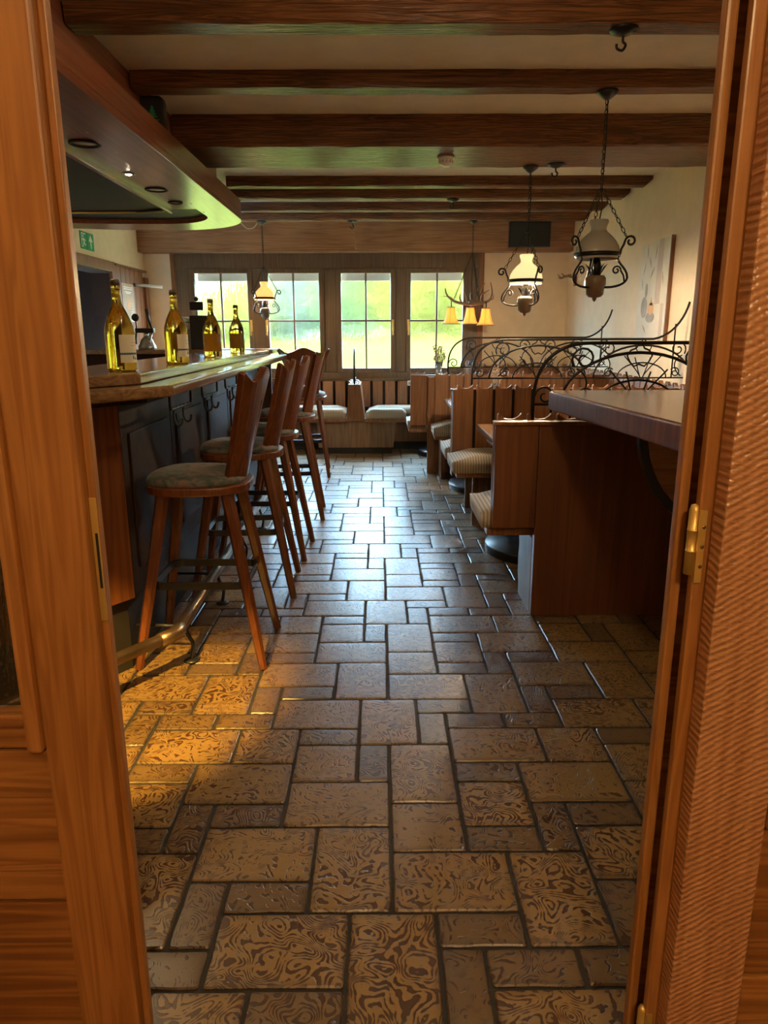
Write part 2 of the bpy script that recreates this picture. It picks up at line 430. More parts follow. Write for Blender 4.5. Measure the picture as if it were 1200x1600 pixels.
def smooth_path(pts, n=6):
    P = [Vector(p) for p in pts]; out = []
    for i in range(len(P) - 1):
        a, b, c, d = P[max(i - 1, 0)], P[i], P[i + 1], P[min(i + 2, len(P) - 1)]
        for k in range(n):
            t = k / n
            out.append(.5 * ((2 * b) + (c - a) * t + (2 * a - 5 * b + 4 * c - d) * t * t + (3 * b - a - 3 * c + d) * t ** 3))
    out.append(P[-1]); return [tuple(p) for p in out]
def pillow(x0, x1, y0, y1, z0, h, nx=10, ny=10, e=.16):
    # a soft cushion: flat bottom, domed top
    m = MB(); v = []; f = []
    def prof(t): return 1 - abs(2 * t - 1) ** 6
    for j in range(ny + 1):
        for i in range(nx + 1):
            s, t = i / nx, j / ny
            k = (prof(s) * prof(t)) ** e
            v.append((x0 + (x1 - x0) * s, y0 + (y1 - y0) * t, z0 + h * (.62 + .38 * k)))
    W = nx + 1
    f = [(j * W + i, j * W + i + 1, (j + 1) * W + i + 1, (j + 1) * W + i) for j in range(ny) for i in range(nx)]
    edge = [i for i in range(W)] + [j * W + nx for j in range(1, ny + 1)] + [ny * W + i for i in range(nx - 1, -1, -1)] + [j * W for j in range(ny - 1, 0, -1)]
    o = len(v)
    for q in edge: v.append((v[q][0] * .994 + (x0 + x1) / 2 * .006, v[q][1] * .994 + (y0 + y1) / 2 * .006, z0))
    n = len(edge)
    f += [(edge[(i + 1) % n], edge[i], o + i, o + (i + 1) % n) for i in range(n)]
    f.append(tuple(o + i for i in range(n))[::-1])
    return m.add(v, f, True)

# room dimensions
XL, XR, YF, YB, ZC = -2.90, 2.33, 1.10, 9.30, 2.71
#PART2
# ================================================================== SETTING
def project(p):
    d = Vector(p) - EYE; z = d.dot(fwd)
    if z < .05: return None
    return 600 + 1119.3 * d.dot(right) / z, 800 - 1119.3 * d.dot(up) / z

# ---- floor: grout bed with a repeating ten by ten module tile bond
floor = struct(MB().box(XL, XR, .55, YB, -.06, -.007).build('floor', 'grout'))
floor['label'] = 'floor of glazed tan tiles in a random bond with dark joints'
MOD, OX, OY = .10854, .0254, 1.5101
BOND = [(0,0,3,2),(0,2,2,2),(0,4,2,3),(1,7,1,2),(1,9,2,1),(2,2,2,1),(2,3,2,2),(2,5,2,1),(2,6,3,2),(2,8,2,1),(3,9,2,3),(4,2,1,2),
        (4,4,3,2),(4,8,2,1),(5,1,3,2),(5,3,2,1),(5,6,2,2),(5,9,1,2),(6,0,2,1),(6,8,3,2),(7,3,3,2),(7,5,2,2),(7,7,2,1),(8,0,2,3),(9,5,1,2),(9,7,2,3)]
def tile_verts(w, d, rng, x=0., y=0.):
    g = .0048; v = []; f = []
    hx, hy = w / 2 - g, d / 2 - g
    loop = []
    for sx, sy, k in ((-1, -1, 0), (1, -1, 1), (1, 1, 2), (-1, 1, 3)):
        a0 = PI + k * PI / 2; r = .007
        for q in range(3):
            a = a0 + q * PI / 4
            loop.append((sx * (hx - r) + r * math.cos(a), sy * (hy - r) + r * math.sin(a)))
        nx = {0: (0, -hy), 1: (hx, 0), 2: (0, hy), 3: (-hx, 0)}[k]
        for t in (-.45, 0, .45):
            if k in (0, 2): loop.append((t * hx * (1 if k == 0 else -1) * 1.3, nx[1] + rng.uniform(-.0018, .0018)))
            else: loop.append((nx[0] + rng.uniform(-.0018, .0018), t * hy * (1 if k == 1 else -1) * 1.3))
    n = len(loop)
    dz = rng.uniform(-.0012, .0012)
    rings = []
    for inset, z in ((0, -.012), (0, -.0035), (.0035, 0 + dz), (.022, .0006 + dz)):
        rings.append([(px * (1 - inset / hx), py * (1 - inset / hy), z) for px, py in loop])
    for r in rings: v += [(x + p[0], y + p[1], p[2]) for p in r]
    for i in range(3):
        for k in range(n): f.append((i * n + k, i * n + (k + 1) % n, (i + 1) * n + (k + 1) % n, (i + 1) * n + k))
    f.append(tuple(3 * n + k for k in range(n)))
    return v, f, [0.] * (2 * n) + [.25] * n + [1.] * n
def tile_mesh(name, vs_, fs, rim, m):
    me = bpy.data.meshes.new(name); me.from_pydata(vs_, [], fs)
    at = me.attributes.new('rim', 'FLOAT', 'POINT')
    at.data.foreach_set('value', rim)
    me.materials.append(MAT[m]); me.polygons.foreach_set('use_smooth', [False] * len(me.polygons)); me.update(); return me
rngt = random.Random(3)
VAR = {}
for (a, b) in ((3, 2), (2, 3), (2, 2), (2, 1), (1, 2)):
    VAR[(a, b)] = [tile_mesh('tile', *tile_verts(a * MOD, b * MOD, rngt), 'tile' if a * b > 2 else 'tilesmall') for _ in range(5)]
spots = []
for I in range(-4, 4):
    for J in range(-2, 9):
        for (i, j, a, b) in BOND:
            x0, y0 = OX + (i + 10 * I) * MOD, OY + (j + 10 * J) * MOD
            x1, y1 = x0 + a * MOD, y0 + b * MOD
            if x0 < XL or x1 > XR or y0 < .58 or y1 > YB - .02: continue
            pr = [project((x, y, 0)) for x, y in ((x0, y0), (x1, y0), (x1, y1), (x0, y1))]
            area = 0
            if all(pr):
                cu = sum(p[0] for p in pr) / 4; cv = sum(p[1] for p in pr) / 4
                area = abs(sum(pr[k][0] * pr[(k + 1) % 4][1] - pr[(k + 1) % 4][0] * pr[k][1] for k in range(4))) / 2
                lim_l = 235 - (1600 - cv) * .0974; lim_r = 985 + (1600 - cv) * .09
                hid = cu < lim_l - 60 or cu > lim_r + 60 or cv > 1690 or (x0 < -1.12 and y0 > 2.7) or (y0 > 3.45 and x0 > .95)
                if hid: area = 0
            spots.append((area, (x0 + x1) / 2, (y0 + y1) / 2, a, b))
spots.sort(key=lambda t: -t[0])
big = {'tile': ([], [], []), 'tilesmall': ([], [], [])}
for k, (area, x, y, a, b) in enumerate(spots):
    if k < 300:
        me = rngt.choice(VAR[(a, b)])
        inst('tile', me, floor, (x, y, 0))
    else:
        V, F_, Rm = big['tile' if a * b > 2 else 'tilesmall']
        v, f, r = tile_verts(a * MOD, b * MOD, rngt, x, y); o = len(V)
        V += v; F_ += [[q + o for q in g] for g in f]; Rm += r
for nm, (V, F_, Rm) in big.items():
    o = bpy.data.objects.new('distant_tiles', tile_mesh('distant_tiles', V, F_, Rm, nm)); COL.objects.link(o); o.parent = floor; o['kind'] = 'stuff'
    o['label'] = 'further large floor tiles' if nm == 'tile' else 'further small floor tiles'
struct(MB().box(-2.2, 2.33, -2.7, .55, -.06, 0).build('floor_hall', 'hallfloor'))

# ---- walls and ceiling
struct(MB().box(XL, XR, YF + .1, YB, ZC, ZC + .1).build('ceiling', 'plaster'))
WX0, WX1, WZ0, WZ1 = -2.52, 1.22, .86, 2.38
wf = MB().box(XL - .2, WX0, YB, YB + .28, -.06, ZC).box(WX1, XR + .2, YB, YB + .28, -.06, ZC)
wf.box(WX0, WX1, YB, YB + .28, -.06, WZ0).box(WX0, WX1, YB, YB + .28, WZ1, ZC)
struct(wf.build('wall_far', 'wall'))
struct(MB().box(XR, XR + .2, YF, YB, -.06, ZC).build('wall_right', 'wall'))
DY0, DY1, DZ = 7.15, 8.10, 2.07                                  # doorway in the left wall
wl = MB().box(XL - .2, XL, YF, DY0, -.06, ZC).box(XL - .2, XL, DY1, YB, -.06, ZC).box(XL - .2, XL, DY0, DY1, DZ, ZC)
struct(wl.build('wall_left', 'wall'))
# front wall with the doorway the camera looks through
OX0, OX1, OZ = -1.24, .56, 2.16
wfr = MB().box(XL, OX0, YF, YF + .14, -.06, ZC).box(OX1, XR, YF, YF + .14, -.06, ZC).box(OX0, OX1, YF, YF + .14, OZ, ZC)
struct(wfr.build('wall_front', 'hall'))
struct(MB().box(-2.35, -2.2, -2.7, YF, -.06, 2.6).build('wall_hall_left', 'hall'))
struct(MB().box(2.33, 2.48, -2.7, YF, -.06, 2.6).build('wall_hall_right', 'hall'))
struct(MB().box(-2.35, 2.48, -2.85, -2.7, -.06, 2.6).build('wall_hall_back', 'hall'))
struct(MB().box(-2.35, 2.48, -2.85, YF, 2.6, 2.7).build('ceiling_hall', 'hall'))
# dark room behind the left doorway
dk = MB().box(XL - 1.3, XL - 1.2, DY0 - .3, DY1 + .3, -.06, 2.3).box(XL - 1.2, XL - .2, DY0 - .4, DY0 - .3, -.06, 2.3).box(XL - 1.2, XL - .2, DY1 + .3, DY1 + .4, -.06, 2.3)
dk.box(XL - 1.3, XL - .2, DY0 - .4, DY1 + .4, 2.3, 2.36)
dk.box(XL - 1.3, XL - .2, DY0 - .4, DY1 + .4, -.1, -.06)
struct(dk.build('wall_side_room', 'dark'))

# ---- beams
def rough_beam(x0, x1, y0, y1, z0, z1, jit=.005, chamfer=True, seed=1):
    rng = random.Random(seed); m = MB(); rings = []
    n = max(8, int((x1 - x0) / .13))
    for i in range(n + 1):
        t = i / n; x = x0 + (x1 - x0) * t
        zl = z0
        j = lambda: rng.uniform(-jit, jit)
        if chamfer and i >= n - 1: zl = z0 + (.0 if i == n - 1 else .045)
        if chamfer and i == n - 1: x = x1 - .05
        rings.append([(x, y0 + j(), z1), (x, y0 + j(), zl + .012 + j()), (x, y0 + .014 + j(), zl + j() * .6), (x, (y0 + y1) / 2, zl + j() * .5),
                      (x, y1 - .014 + j(), zl + j() * .6), (x, y1 + j(), zl + .012 + j()), (x, y1 + j(), z1)])
    return m.loft(rings, True, False)
bx = [('ceiling_beam', -1.26, 3.27, 3.41, 2.63, 'first dark rough-hewn ceiling beam, nearest the doorway'),
      ('ceiling_beam', -1.26, 4.05, 4.185, 2.63, 'second dark ceiling beam, the one the unlit oil lamp hangs from'),
      ('ceiling_beam', -1.26, 4.81, 5.41, 2.53, 'very wide deep main ceiling beam carrying the smoke detector'),
      ('ceiling_beam', -1.30, 6.58, 6.70, 2.63, 'thin ceiling beam just behind the wide main beam'),
      ('ceiling_beam', XL, 7.15, 7.28, 2.63, 'thin ceiling beam, second behind the wide main beam'),
      ('ceiling_beam', XL, 7.82, 7.95, 2.63, 'thin ceiling beam, third behind the wide main beam'),
      ('ceiling_beam', XL, 8.48, 8.61, 2.63, 'thin ceiling beam nearest the window wall')]
for k, (nm, xa, ya, yb, zb, lab) in enumerate(bx):
    o = rough_beam(xa, XR - .002, ya, yb, zb, ZC, .005, k != 2, k + 1).build(nm, 'beam'); tag(o, lab, 'beam', 'ceiling beams')

# ---- header box over the window wall
hb = structE('trim_header', 'brown wooden box beam above the windows')
MB().box(XL, -.295, 9.10, 9.12, 2.365, ZC).build('board', 'header', hb, .003)
MB().box(-.29, XR, 9.10, 9.12, 2.365, ZC).build('board', 'header', hb, .003)
MB().box(XL, XR, 9.12, YB, 2.367, 2.387).build('underside', 'header', hb)

# ---- windows
ws = structE('trim_window', 'dark wooden window surround with wide mullions')
GL = [(-2.29, -1.64), (-1.385, -.755), (-.48, .134), (.385, 1.035)]
GZ0, GZ1, GZM = .985, 2.135, 1.566
ex = [(WX0, GL[0][0] - .06)] + [(GL[i][1] + .06, GL[i + 1][0] - .06) for i in range(3)] + [(GL[3][1] + .06, WX1)]
for a, b in ex: MB().box(a, b, YB + .0, YB + .09, .93, 2.19).build('mullion', 'winframe', ws, .006)
MB().box(WX0, WX1, YB - .005, YB + .09, 2.19, WZ1).build('head', 'winframe', ws, .006)
MB().box(WX0, WX1, YB - .02, YB + .09, WZ0, .93).build('lower_frame', 'winframe', ws, .006)
MB().box(WX0 - .03, WX1 + .03, YB - .06, YB + .0, WZ0 - .028, WZ0).build('sill', 'winframe', ws, .006)
MB().box(WX1, WX1 + .07, YB - .025, YB, WZ0 - .03, WZ1).build('side_casing', 'bench', ws, .004)
MB().box(WX0 - .05, WX0, YB - .025, YB, WZ0 - .03, WZ1).build('side_casing', 'bench', ws, .004)
for k, (a, b) in enumerate(GL):
    w = structE('window_%d' % (k + 1), ['leftmost window casement, behind the bar bottles', 'window casement second from the left, behind the bar stools',
                                       'window casement third from the left, over the bench partition', 'rightmost window casement behind the antler lamp'][k])
    y0, y1 = YB - .02, YB + .05
    MB().box(a - .06, a, y0, y1, GZ0 - .055, GZ1 + .055).build('stile', 'winframe', w, .006)
    MB().box(b, b + .06, y0, y1, GZ0 - .055, GZ1 + .055).build('stile', 'winframe', w, .006)
    MB().box(a, b, y0, y1, GZ1, GZ1 + .055).build('rail', 'winframe', w, .006)
    MB().box(a, b, y0, y1, GZ0 - .055, GZ0).build('rail', 'winframe', w, .006)
    xm = (a + b) / 2
    MB().box(xm - .011, xm + .011, y0 + .01, y0 + .045, GZ0, GZ1).build('glazing_bar', 'winframe', w, .003)
    MB().box(a, b, y0 + .012, y0 + .043, GZM - .011, GZM + .011).build('glazing_bar', 'winframe', w, .003)
    for xa, xb in ((a, xm - .011), (xm + .011, b)):
        for za, zb in ((GZ0, GZM - .011), (GZM + .011, GZ1)):
            MB().box(xa, xb, y0 + .026, y0 + .030, za, zb).build('pane', 'pane', w)
    MB().box(a, b, YB + .12, YB + .16, GZ1 - .085, GZ1 + .06).build('shutter_box', 'white', w, .004)
    hx = b + .03 if k in (0, 2) else a - .03
    h = MB().box(hx - .014, hx + .014, y0 - .012, y0, 1.44, 1.58).box(hx - .009, hx + .009, y0 - .045, y0 - .012, 1.49, 1.51).box(hx - .010, hx + .010, y0 - .055, y0 - .04, 1.39, 1.51)
    h.build('handle', 'brass', w, .003)
    pl = bpy.data.lights.new('window_portal', 'AREA'); pl.shape = 'RECTANGLE'; pl.size = b - a; pl.size_y = GZ1 - GZ0
    pl.cycles.is_portal = True
    po = bpy.data.objects.new('window_portal', pl); COL.objects.link(po); po.location = (xm, YB + .25, (GZ0 + GZ1) / 2); po.rotation_euler = (-PI / 2, 0, 0)

# ---- doorway: closed leaf on the left, leaf folded back on the right
trl = structE('trim_door', 'wooden door frame of the doorway')
MB().box(OX0, OX1, 1.02, 1.24, 2.09, OZ).build('head', 'doorx', trl, .004)
MB().box(OX0, OX0 + .07, 1.03, 1.24, 0, 2.09).build('jamb', 'door', trl, .004)
MB().box(.478, OX1 + .02, 1.062, 1.115, 0, 2.09).build('jamb', 'door', trl, .003)
MB().box(.535, OX1 + .02, 1.115, 1.24, 0, 2.09).build('jamb_lining', 'door', trl, .003)
MB().box(.4475, .4635, 1.045, 1.066, 0, 2.09).build('stop_strip', 'door', trl, .004)
MB().box(.4635, .482, 1.055, 1.10, 0, 2.09).build('rebate', 'doorx', trl, .002)
d1 = structE('door_1', 'closed left door leaf with glass pane above horizontal boards')
LX0 = -1.15
MB().box(-.552, -.448, 1.05, 1.092, .03, 2.085).build('stile', 'door', d1, .004)
MB().box(-.448, -.4365, 1.074, 1.092, .03, 2.085).build('rebate_lip', 'door', d1, .002)
MB().box(-.4475, -.4370, 1.0705, 1.0740, .975, 1.176).build('strike_plate', 'brass', d1, .001)
MB().box(-.4425, -.4385, 1.0698, 1.0706, 1.03, 1.12).build('latch_slot', 'black', d1)
MB().box(LX0, LX0 + .11, 1.05, 1.092, .03, 2.085).build('stile', 'door', d1, .004)
MB().box(LX0 + .11, -.552, 1.05, 1.092, 1.97, 2.085).build('top_rail', 'doorx', d1, .004)
for za, zb in ((.03, .155), (.16, .452), (.457, .752)):
    MB().box(LX0 + .112, -.5525, 1.056, 1.088, za, zb).build('board', 'doorx', d1, .004)
MB().box(LX0 + .112, -.552, 1.054, 1.09, .757, .80).build('middle_rail', 'doorx', d1, .003)
MB().box(-.578, -.552, 1.038, 1.07, .757, 1.97).build('glazing_bead', 'door', d1, .006)
MB().box(LX0 + .112, -.578, 1.042, 1.07, .80, .826).build('glazing_bead', 'doorx', d1, .005)
MB().box(LX0 + .11, -.578, 1.072, 1.076, .826, 1.97).build('pane', 'doorpane', d1)
d2 = structE('door_2', 'right door leaf folded back, its stile carved with slanting gouge marks')
MB().box(.480, .600, .965, 1.002, .03, 2.085).build('stile', 'gouged', d2, .004)
MB().box(.4605, .480, 1.002, 1.018, .03, 2.085).build('rebate_lip', 'door', d2, .003)
MB().box(.480, 1.33, 1.002, 1.020, .03, 2.085).build('backing', 'door', d2)
MB().box(.600, .618, .958, .99, .665, 1.97).build('glazing_bead', 'door', d2, .005)
for za, zb in ((.03, .372), (.377, .66)):
    MB().box(.602, 1.21, .972, 1.002, za, zb).build('board', 'doorx', d2, .004)
MB().box(.618, 1.21, .985, .99, .665, 1.97).build('pane', 'doorpane', d2)
MB().box(1.21, 1.33, .965, 1.002, .03, 2.085).build('stile', 'door', d2, .004)
for hz in (1.125, .215):
    h = MB().lathe([(.0082, hz - .055), (.0082, hz - .02), (.0090, hz - .0195), (.0090, hz - .019), (.0082, hz - .0185), (.0082, hz + .012), (.0090, hz + .0125), (.0082, hz + .013), (.0082, hz + .042), (.006, hz + .05), (.0, hz + .052)], (.4590, 1.012, 0), 12)
    h.box(.4612, .4715, .9985, 1.0022, hz - .065, hz + .045)
    h = h.build('hinge', 'brass', d2); h['label'] = 'brass hinge with rounded knuckle'
    for dz in (-.04, -.01, .02): MB().lathe([(.003, .9985), (.002, .9975), (0, .9973)], (.4685, 0, hz + dz), 8, True, 'Y').build('screw', 'pipe', h)

# ---- left wall doorway frame
d3 = structE('door_3', 'open doorway with wooden frame in the left wall behind the bar')
MB().box(XL, XL + .03, DY0 - .08, DY1 + .10, DZ, DZ + .10).build('frame_head', 'benchs', d3, .005)
MB().box(XL, XL + .03, DY1, DY1 + .10, 0, DZ).build('frame_side', 'benchs', d3, .005)
MB().box(XL, XL + .03, DY0 - .08, DY0, 0, DZ).build('frame_side', 'benchs', d3, .005)
MB().box(XL - .2, XL, DY1 - .02, DY1, 0, DZ).build('lining', 'dark', d3)
MB().box(XL - .2, XL, DY0, DY1 - .02, DZ - .02, DZ).build('lining', 'dark', d3)

# ---- garden seen through the panes
def gh(x, y):
    t = min(1, max(0, (y - 10.5) / 6.5)); s = t * t * (3 - 2 * t)
    return -.1 + 1.25 * s + .10 * math.sin(x * .7 + 1) * s + max(0, y - 17) * .02
m = MB(); v = []; nx, ny = 50, 44
for j in range(ny + 1):
    for i in range(nx + 1):
        x = -22 + 40 * i / nx; y = YB + .29 + 32 * (j / ny) ** 1.3; v.append((x, y, gh(x, y)))
m.add(v, [(j * (nx + 1) + i, j * (nx + 1) + i + 1, (j + 1) * (nx + 1) + i + 1, (j + 1) * (nx + 1) + i) for j in range(ny) for i in range(nx)], True)
lawn = m.build('garden_lawn', 'grass'); lawn['kind'] = 'stuff'; lawn['label'] = 'sunlit green lawn sloping up behind the windows'; lawn['category'] = 'lawn'
def bush(x, y, rx, rz, mt, label, seed, n=1500):
    rng = random.Random(seed); t = thing('garden_shrub', label, 'shrub', (x, y, gh(x, y)), 0, 'shrubs behind the windows')
    MB().tube([(0, 0, -.1), (.02, 0, rz * .5), (.05, .03, rz * 1.1)], [.07, .05, .02], 6).build('trunk', 'oldboard', t)
    fm = MB(); V = []; F_ = []
    for k in range(int(n * 2.4)):
        a = rng.uniform(0, 2 * PI); u = rng.uniform(-1, 1); r = rng.uniform(.55, 1.0)
        lump = 1 + .16 * math.sin(3 * a + seed) + .12 * math.sin(5 * a + 7 * u)
        q = math.sqrt(max(0, 1 - u * u))
        c = Vector((rx * q * math.cos(a) * r * lump, rx * .7 * q * math.sin(a) * r * lump, rz * (1 + u * r)))
        s = rng.uniform(.09, .19)
        d1_ = Vector((rng.gauss(0, 1), rng.gauss(0, 1), rng.gauss(0, 1))).normalized(); d2_ = d1_.orthogonal().normalized()
        o = len(V); V += [c + d1_ * s, c + d2_ * s * .5, c - d1_ * s, c - d2_ * s * .5]; F_.append((o, o + 1, o + 2, o + 3))
    fm.add(V, F_); f = fm.build('foliage', mt, t); f['kind'] = 'stuff'
    return t
bush(-5.9, 20.5, 1.25, .72, 'leaf3', 'low blue green shrub at the left end of the garden', 1, 1600)
bush(-3.9, 19.0, 1.05, 1.05, 'leaf1', 'yellow green shrub seen through the leftmost window', 2, 2000)
bush(-2.3, 19.6, 1.05, 1.45, 'leaf3', 'tall blue green shrub seen through the second window', 3, 2200)
bush(-.75, 18.9, .95, 1.35, 'leaf2', 'mid green shrub beside the tall blue green one', 4, 2000)
bush(.75, 18.3, .95, 1.35, 'leaf1', 'large yellow green shrub seen through the third window', 5, 2200)
bush(2.25, 17.9, .95, 1.30, 'leaf1', 'yellow green shrub seen through the rightmost window', 6, 2200)
bush(3.8, 19.0, 1.1, 1.5, 'leaf2', 'mid green shrub at the right end of the garden', 7, 1800)
bush(-3.3, 23.6, 1.5, 1.65, 'leaf2', 'tall green shrub behind the yellow one at the left of the garden', 10, 2400)
bush(-.7, 23.6, 1.5, 2.0, 'leaf3', 'tall blue green shrub in the back row of the garden', 8, 2400)
bush(1.9, 23.6, 1.5, 2.0, 'leaf2', 'tall mid green shrub in the back row of the garden', 9, 2400)
bush(4.5, 23.6, 1.5, 2.0, 'leaf3', 'tall blue green shrub at the right of the back row', 11, 2400)
#PART3
# ================================================================== BAR
BP = [Vector((-1.80, 1.56)), Vector((-.935, 2.84)), Vector((-1.0, 6.62))]
def off(d, ext=0):
    n1 = (BP[1] - BP[0]).normalized(); n1 = Vector((n1.y, -n1.x)); n2 = (BP[2] - BP[1]).normalized(); n2 = Vector((n2.y, -n2.x))
    k = d / (1 + n1.dot(n2))
    e = (BP[2] - BP[1]).normalized() * ext
    return [BP[0] + n1 * d, BP[1] + (n1 + n2) * k, BP[2] + n2 * d + e]
def strip(a, b):                       # plan polygon between two offset lines
    return [tuple(p) for p in a] + [tuple(p) for p in reversed(b)]
bar = thing('bar_counter', 'dark wooden bar counter with angled near corner along the left side', 'bar counter')
A, B = off(-.11), off(-.15)
def seg(poly_a, poly_b, i): return [tuple(poly_a[i]), tuple(poly_a[i + 1]), tuple(poly_b[i + 1]), tuple(poly_b[i])]
MB().prism(seg(A, B, 0), .33, 1.18).build('end_panel', 'barend', bar, .002)
d2 = (BP[2] - BP[1]).normalized(); q0 = A[1]
L = (A[2] - A[1]).length; npan = 5
for k in range(npan):
    a0 = q0 + d2 * (L * k / npan + .004); a1 = q0 + d2 * (L * (k + 1) / npan - .004)
    n_ = Vector((d2.y, -d2.x)) * -.035
    MB().prism([tuple(a0), tuple(a1), tuple(a1 + n_), tuple(a0 + n_)], .335, 1.18).build('front_panel', 'bar', bar, .003)
    b0, b1 = a0 + d2 * .08 - n_ * .3, a1 - d2 * .08 - n_ * .3
    MB().prism([tuple(b0), tuple(b1), tuple(b1 + n_ * .3), tuple(b0 + n_ * .3)], .44, 1.02).build('raised_field', 'bar', bar, .004)
A2, B2 = off(-.155), off(-.20)
MB().prism(strip(A2, B2), .02, 1.18).build('carcass', 'black', bar)
A3, B3 = off(-.17), off(-.22)
MB().prism(strip(off(-.15), off(-.16)), 0, .33).build('plinth', 'plinth', bar)
MB().prism([(-2.88, 7.02), (-1.05, 7.02), (-1.05, 7.06), (-2.88, 7.06)], 0, 1.23).build('return_panel', 'bar', bar)
bt = thing('bar_worktop', 'glossy brown bar top with a lower padded arm rail along its front', 'worktop')
S0, S1 = off(0), off(-.46)
MB().prism(strip(S0, S1), 1.228, 1.27).build('slab', 'bartop', bt, .006)
MB().prism([(-2.88, 6.98), (-1.02, 6.98), (-1.02, 7.5), (-2.88, 7.5)], 1.228, 1.27).build('return_slab', 'bartop', bt, .006)
MB().prism(strip(off(.135, .22), off(-.02, .1)), 1.182, 1.226).build('arm_rail', 'bartop', bt, .012, 3)
MB().prism(strip(off(.02), off(-.105)), 1.155, 1.1815).build('moulding', 'bar', bt, .004)

# foot rail
fr = thing('foot_rail', 'worn brass foot rail pipe on black floor brackets below the bar stools', 'foot rail')
fp = off(.07)
pp = [(*p, .19) for p in fp]
MB().tube([pp[0], pp[1], pp[2]], .026, 12).build('pipe', 'pipe', fr)
cc = fp[1]
MB().tube([(cc.x - .05, cc.y - .075, .19), (cc.x - .012, cc.y - .018, .19), (cc.x, cc.y + .02, .19), (cc.x, cc.y + .05, .19)], .031, 12).build('elbow', 'pipe', fr)
for t in (.035, .22, .42, .62, .82):
    p = fp[1] + (fp[2] - fp[1]) * t
    b = MB().tube(smooth_path([(p.x, p.y, .165), (p.x + .012, p.y, .12), (p.x + .03, p.y, .08), (p.x + .02, p.y, .012)]), .009, 8)
    b.lathe([(.036, 0), (.036, .006), (.02, .012), (.0, .012)], (p.x + .02, p.y, 0), 12)
    b.tube([(p.x, p.y, .165), (p.x - .10, p.y, .17), (p.x - .215, p.y, .17)], .008, 8)
    b.build('bracket', 'ironb', fr)

# wrought hook rods under the arm rail
for k, t in enumerate((.06, .22, .38)):
    p = off(.05)[1] + (off(.05)[2] - off(.05)[1]) * t; z = 1.18
    o = thing('hook_rod', ['black twisted iron hook rod under the bar edge, nearest the bar corner', 'black twisted iron hook rod under the bar edge, behind the first bar stool',
                           'black twisted iron hook rod under the bar edge, behind the second bar stool'][k], 'hook', (p.x, p.y, z), 0, 'bag hook rods under the bar')
    rod = []
    for i in range(25):
        a = i * 1.3; rod.append((.002 * math.cos(a), .03 + .30 * i / 24, -.075 + .002 * math.sin(a)))
    MB().tube([(0, .0, .0), (0, .0, -.06), (0, .012, -.075)] + rod + [(0, .345, -.06), (0, .345, .0)], .0065, 6).build('rod', 'ironb', o)
    for yy in (.05, .20):
        MB().tube(smooth_path([(0, yy, -.07), (.0, yy, -.12), (.012, yy, -.145), (.03, yy, -.14), (.036, yy, -.115)]), .0055, 6).build('hook', 'ironb', o)

# ---- canopy over the bar
cn = thing('bar_canopy', 'dark wooden canopy hanging over the bar with round far end and downlights', 'canopy')
def arc(cx, cy, r, a0, a1, n=10): return [(cx + r * math.cos(a0 + (a1 - a0) * i / n), cy + r * math.sin(a0 + (a1 - a0) * i / n)) for i in range(n + 1)]
outer = [(-1.08, 1.35), (-1.08, 5.95)] + arc(-1.70, 5.95, .62, 0, PI / 2, 14)[1:] + [(-2.2, 6.55), (-2.88, 6.38)]
inner = [(-1.31, 1.35), (-1.31, 5.78)] + arc(-1.72, 5.80, .41, 0, PI / 2, 14)[1:] + [(-2.2, 6.19), (-2.88, 6.06)]
MB().prism(outer + inner[::-1], 2.28, 2.315).build('lower_band', 'canopy', cn, .003)
MB().prism(outer + [(x - .012 if i < 10 else x, y - (.012 if i > 6 else 0)) for i, (x, y) in enumerate(outer)][::-1], 2.315, 2.415).build('fascia', 'canopy', cn)
MB().prism(outer + [(-2.88, 1.35)], 2.415, 2.425).build('cover_board', 'canopy', cn)
MB().box(-1.52, -1.31, 1.35, 5.62, 2.300, 2.325).build('light_panel', 'canopy', cn, .002)
MB().box(-1.545, -1.515, 1.35, 5.64, 2.272, 2.325).build('edge_moulding', 'canopy', cn, .006)
MB().prism([(-2.88, 1.35), (-1.53, 1.35), (-1.53, 5.4)] + arc(-1.80, 5.62, .27, 0, PI / 2, 8) + [(-2.88, 5.89)], 2.330, 2.335).build('recess_board', 'black', cn)
MB().tube([(-1.53, 5.60, 2.322)] + [(x, y, 2.322) for x, y in arc(-1.80, 5.62, .27, 0, PI / 2, 8)] + [(-2.88, 5.89, 2.322)], .010, 6).build('recess_moulding', 'brass', cn)
MB().prism([(-2.88, 5.9), (-1.9, 5.9), (-1.31, 5.62), (-1.31, 5.8)] + arc(-1.72, 5.80, .41, 0, PI / 2, 8)[1:] + [(-2.2, 6.19), (-2.88, 6.06)], 2.3155, 2.320).build('far_board', 'black', cn)
MB().box(-1.60, -1.27, 1.35, 6.06, 2.425, ZC).build('upper_box', 'canopy', cn, .003)
MB().prism(arc(-1.43, 6.06, .16, 0, PI, 10), 2.425, ZC).build('rounded_end', 'header', cn)
for (x, y, r) in ((-1.40, 3.74, .075), (-1.40, 4.87, .072), (-1.41, 5.33, .05)):
    d = MB().lathe([(r, 2.300), (r * 1.0, 2.292), (r * .80, 2.290), (r * .76, 2.300)], (x, y, 0), 24).build('downlight', 'black', cn)
    MB().lathe([(r * .76, 2.2985), (r * .4, 2.296), (0, 2.295)], (x, y, 0), 20).build('lens', 'lensoff', d)
for (x, y) in ((-1.41, 3.27), (-1.42, 4.41)):
    d = MB().lathe([(.036, 2.300), (.036, 2.294), (.022, 2.292), (.022, 2.299)], (x, y, 0), 18).build('downlight', 'chrome', cn)
    MB().lathe([(.021, 2.2975), (.012, 2.290), (0, 2.288)], (x, y, 0), 14).build('halogen_bulb', 'halogen', d)
    spot_light('halogen_light', (x, y, 2.275), 9, (1, .72, .38), 110, .02, d)
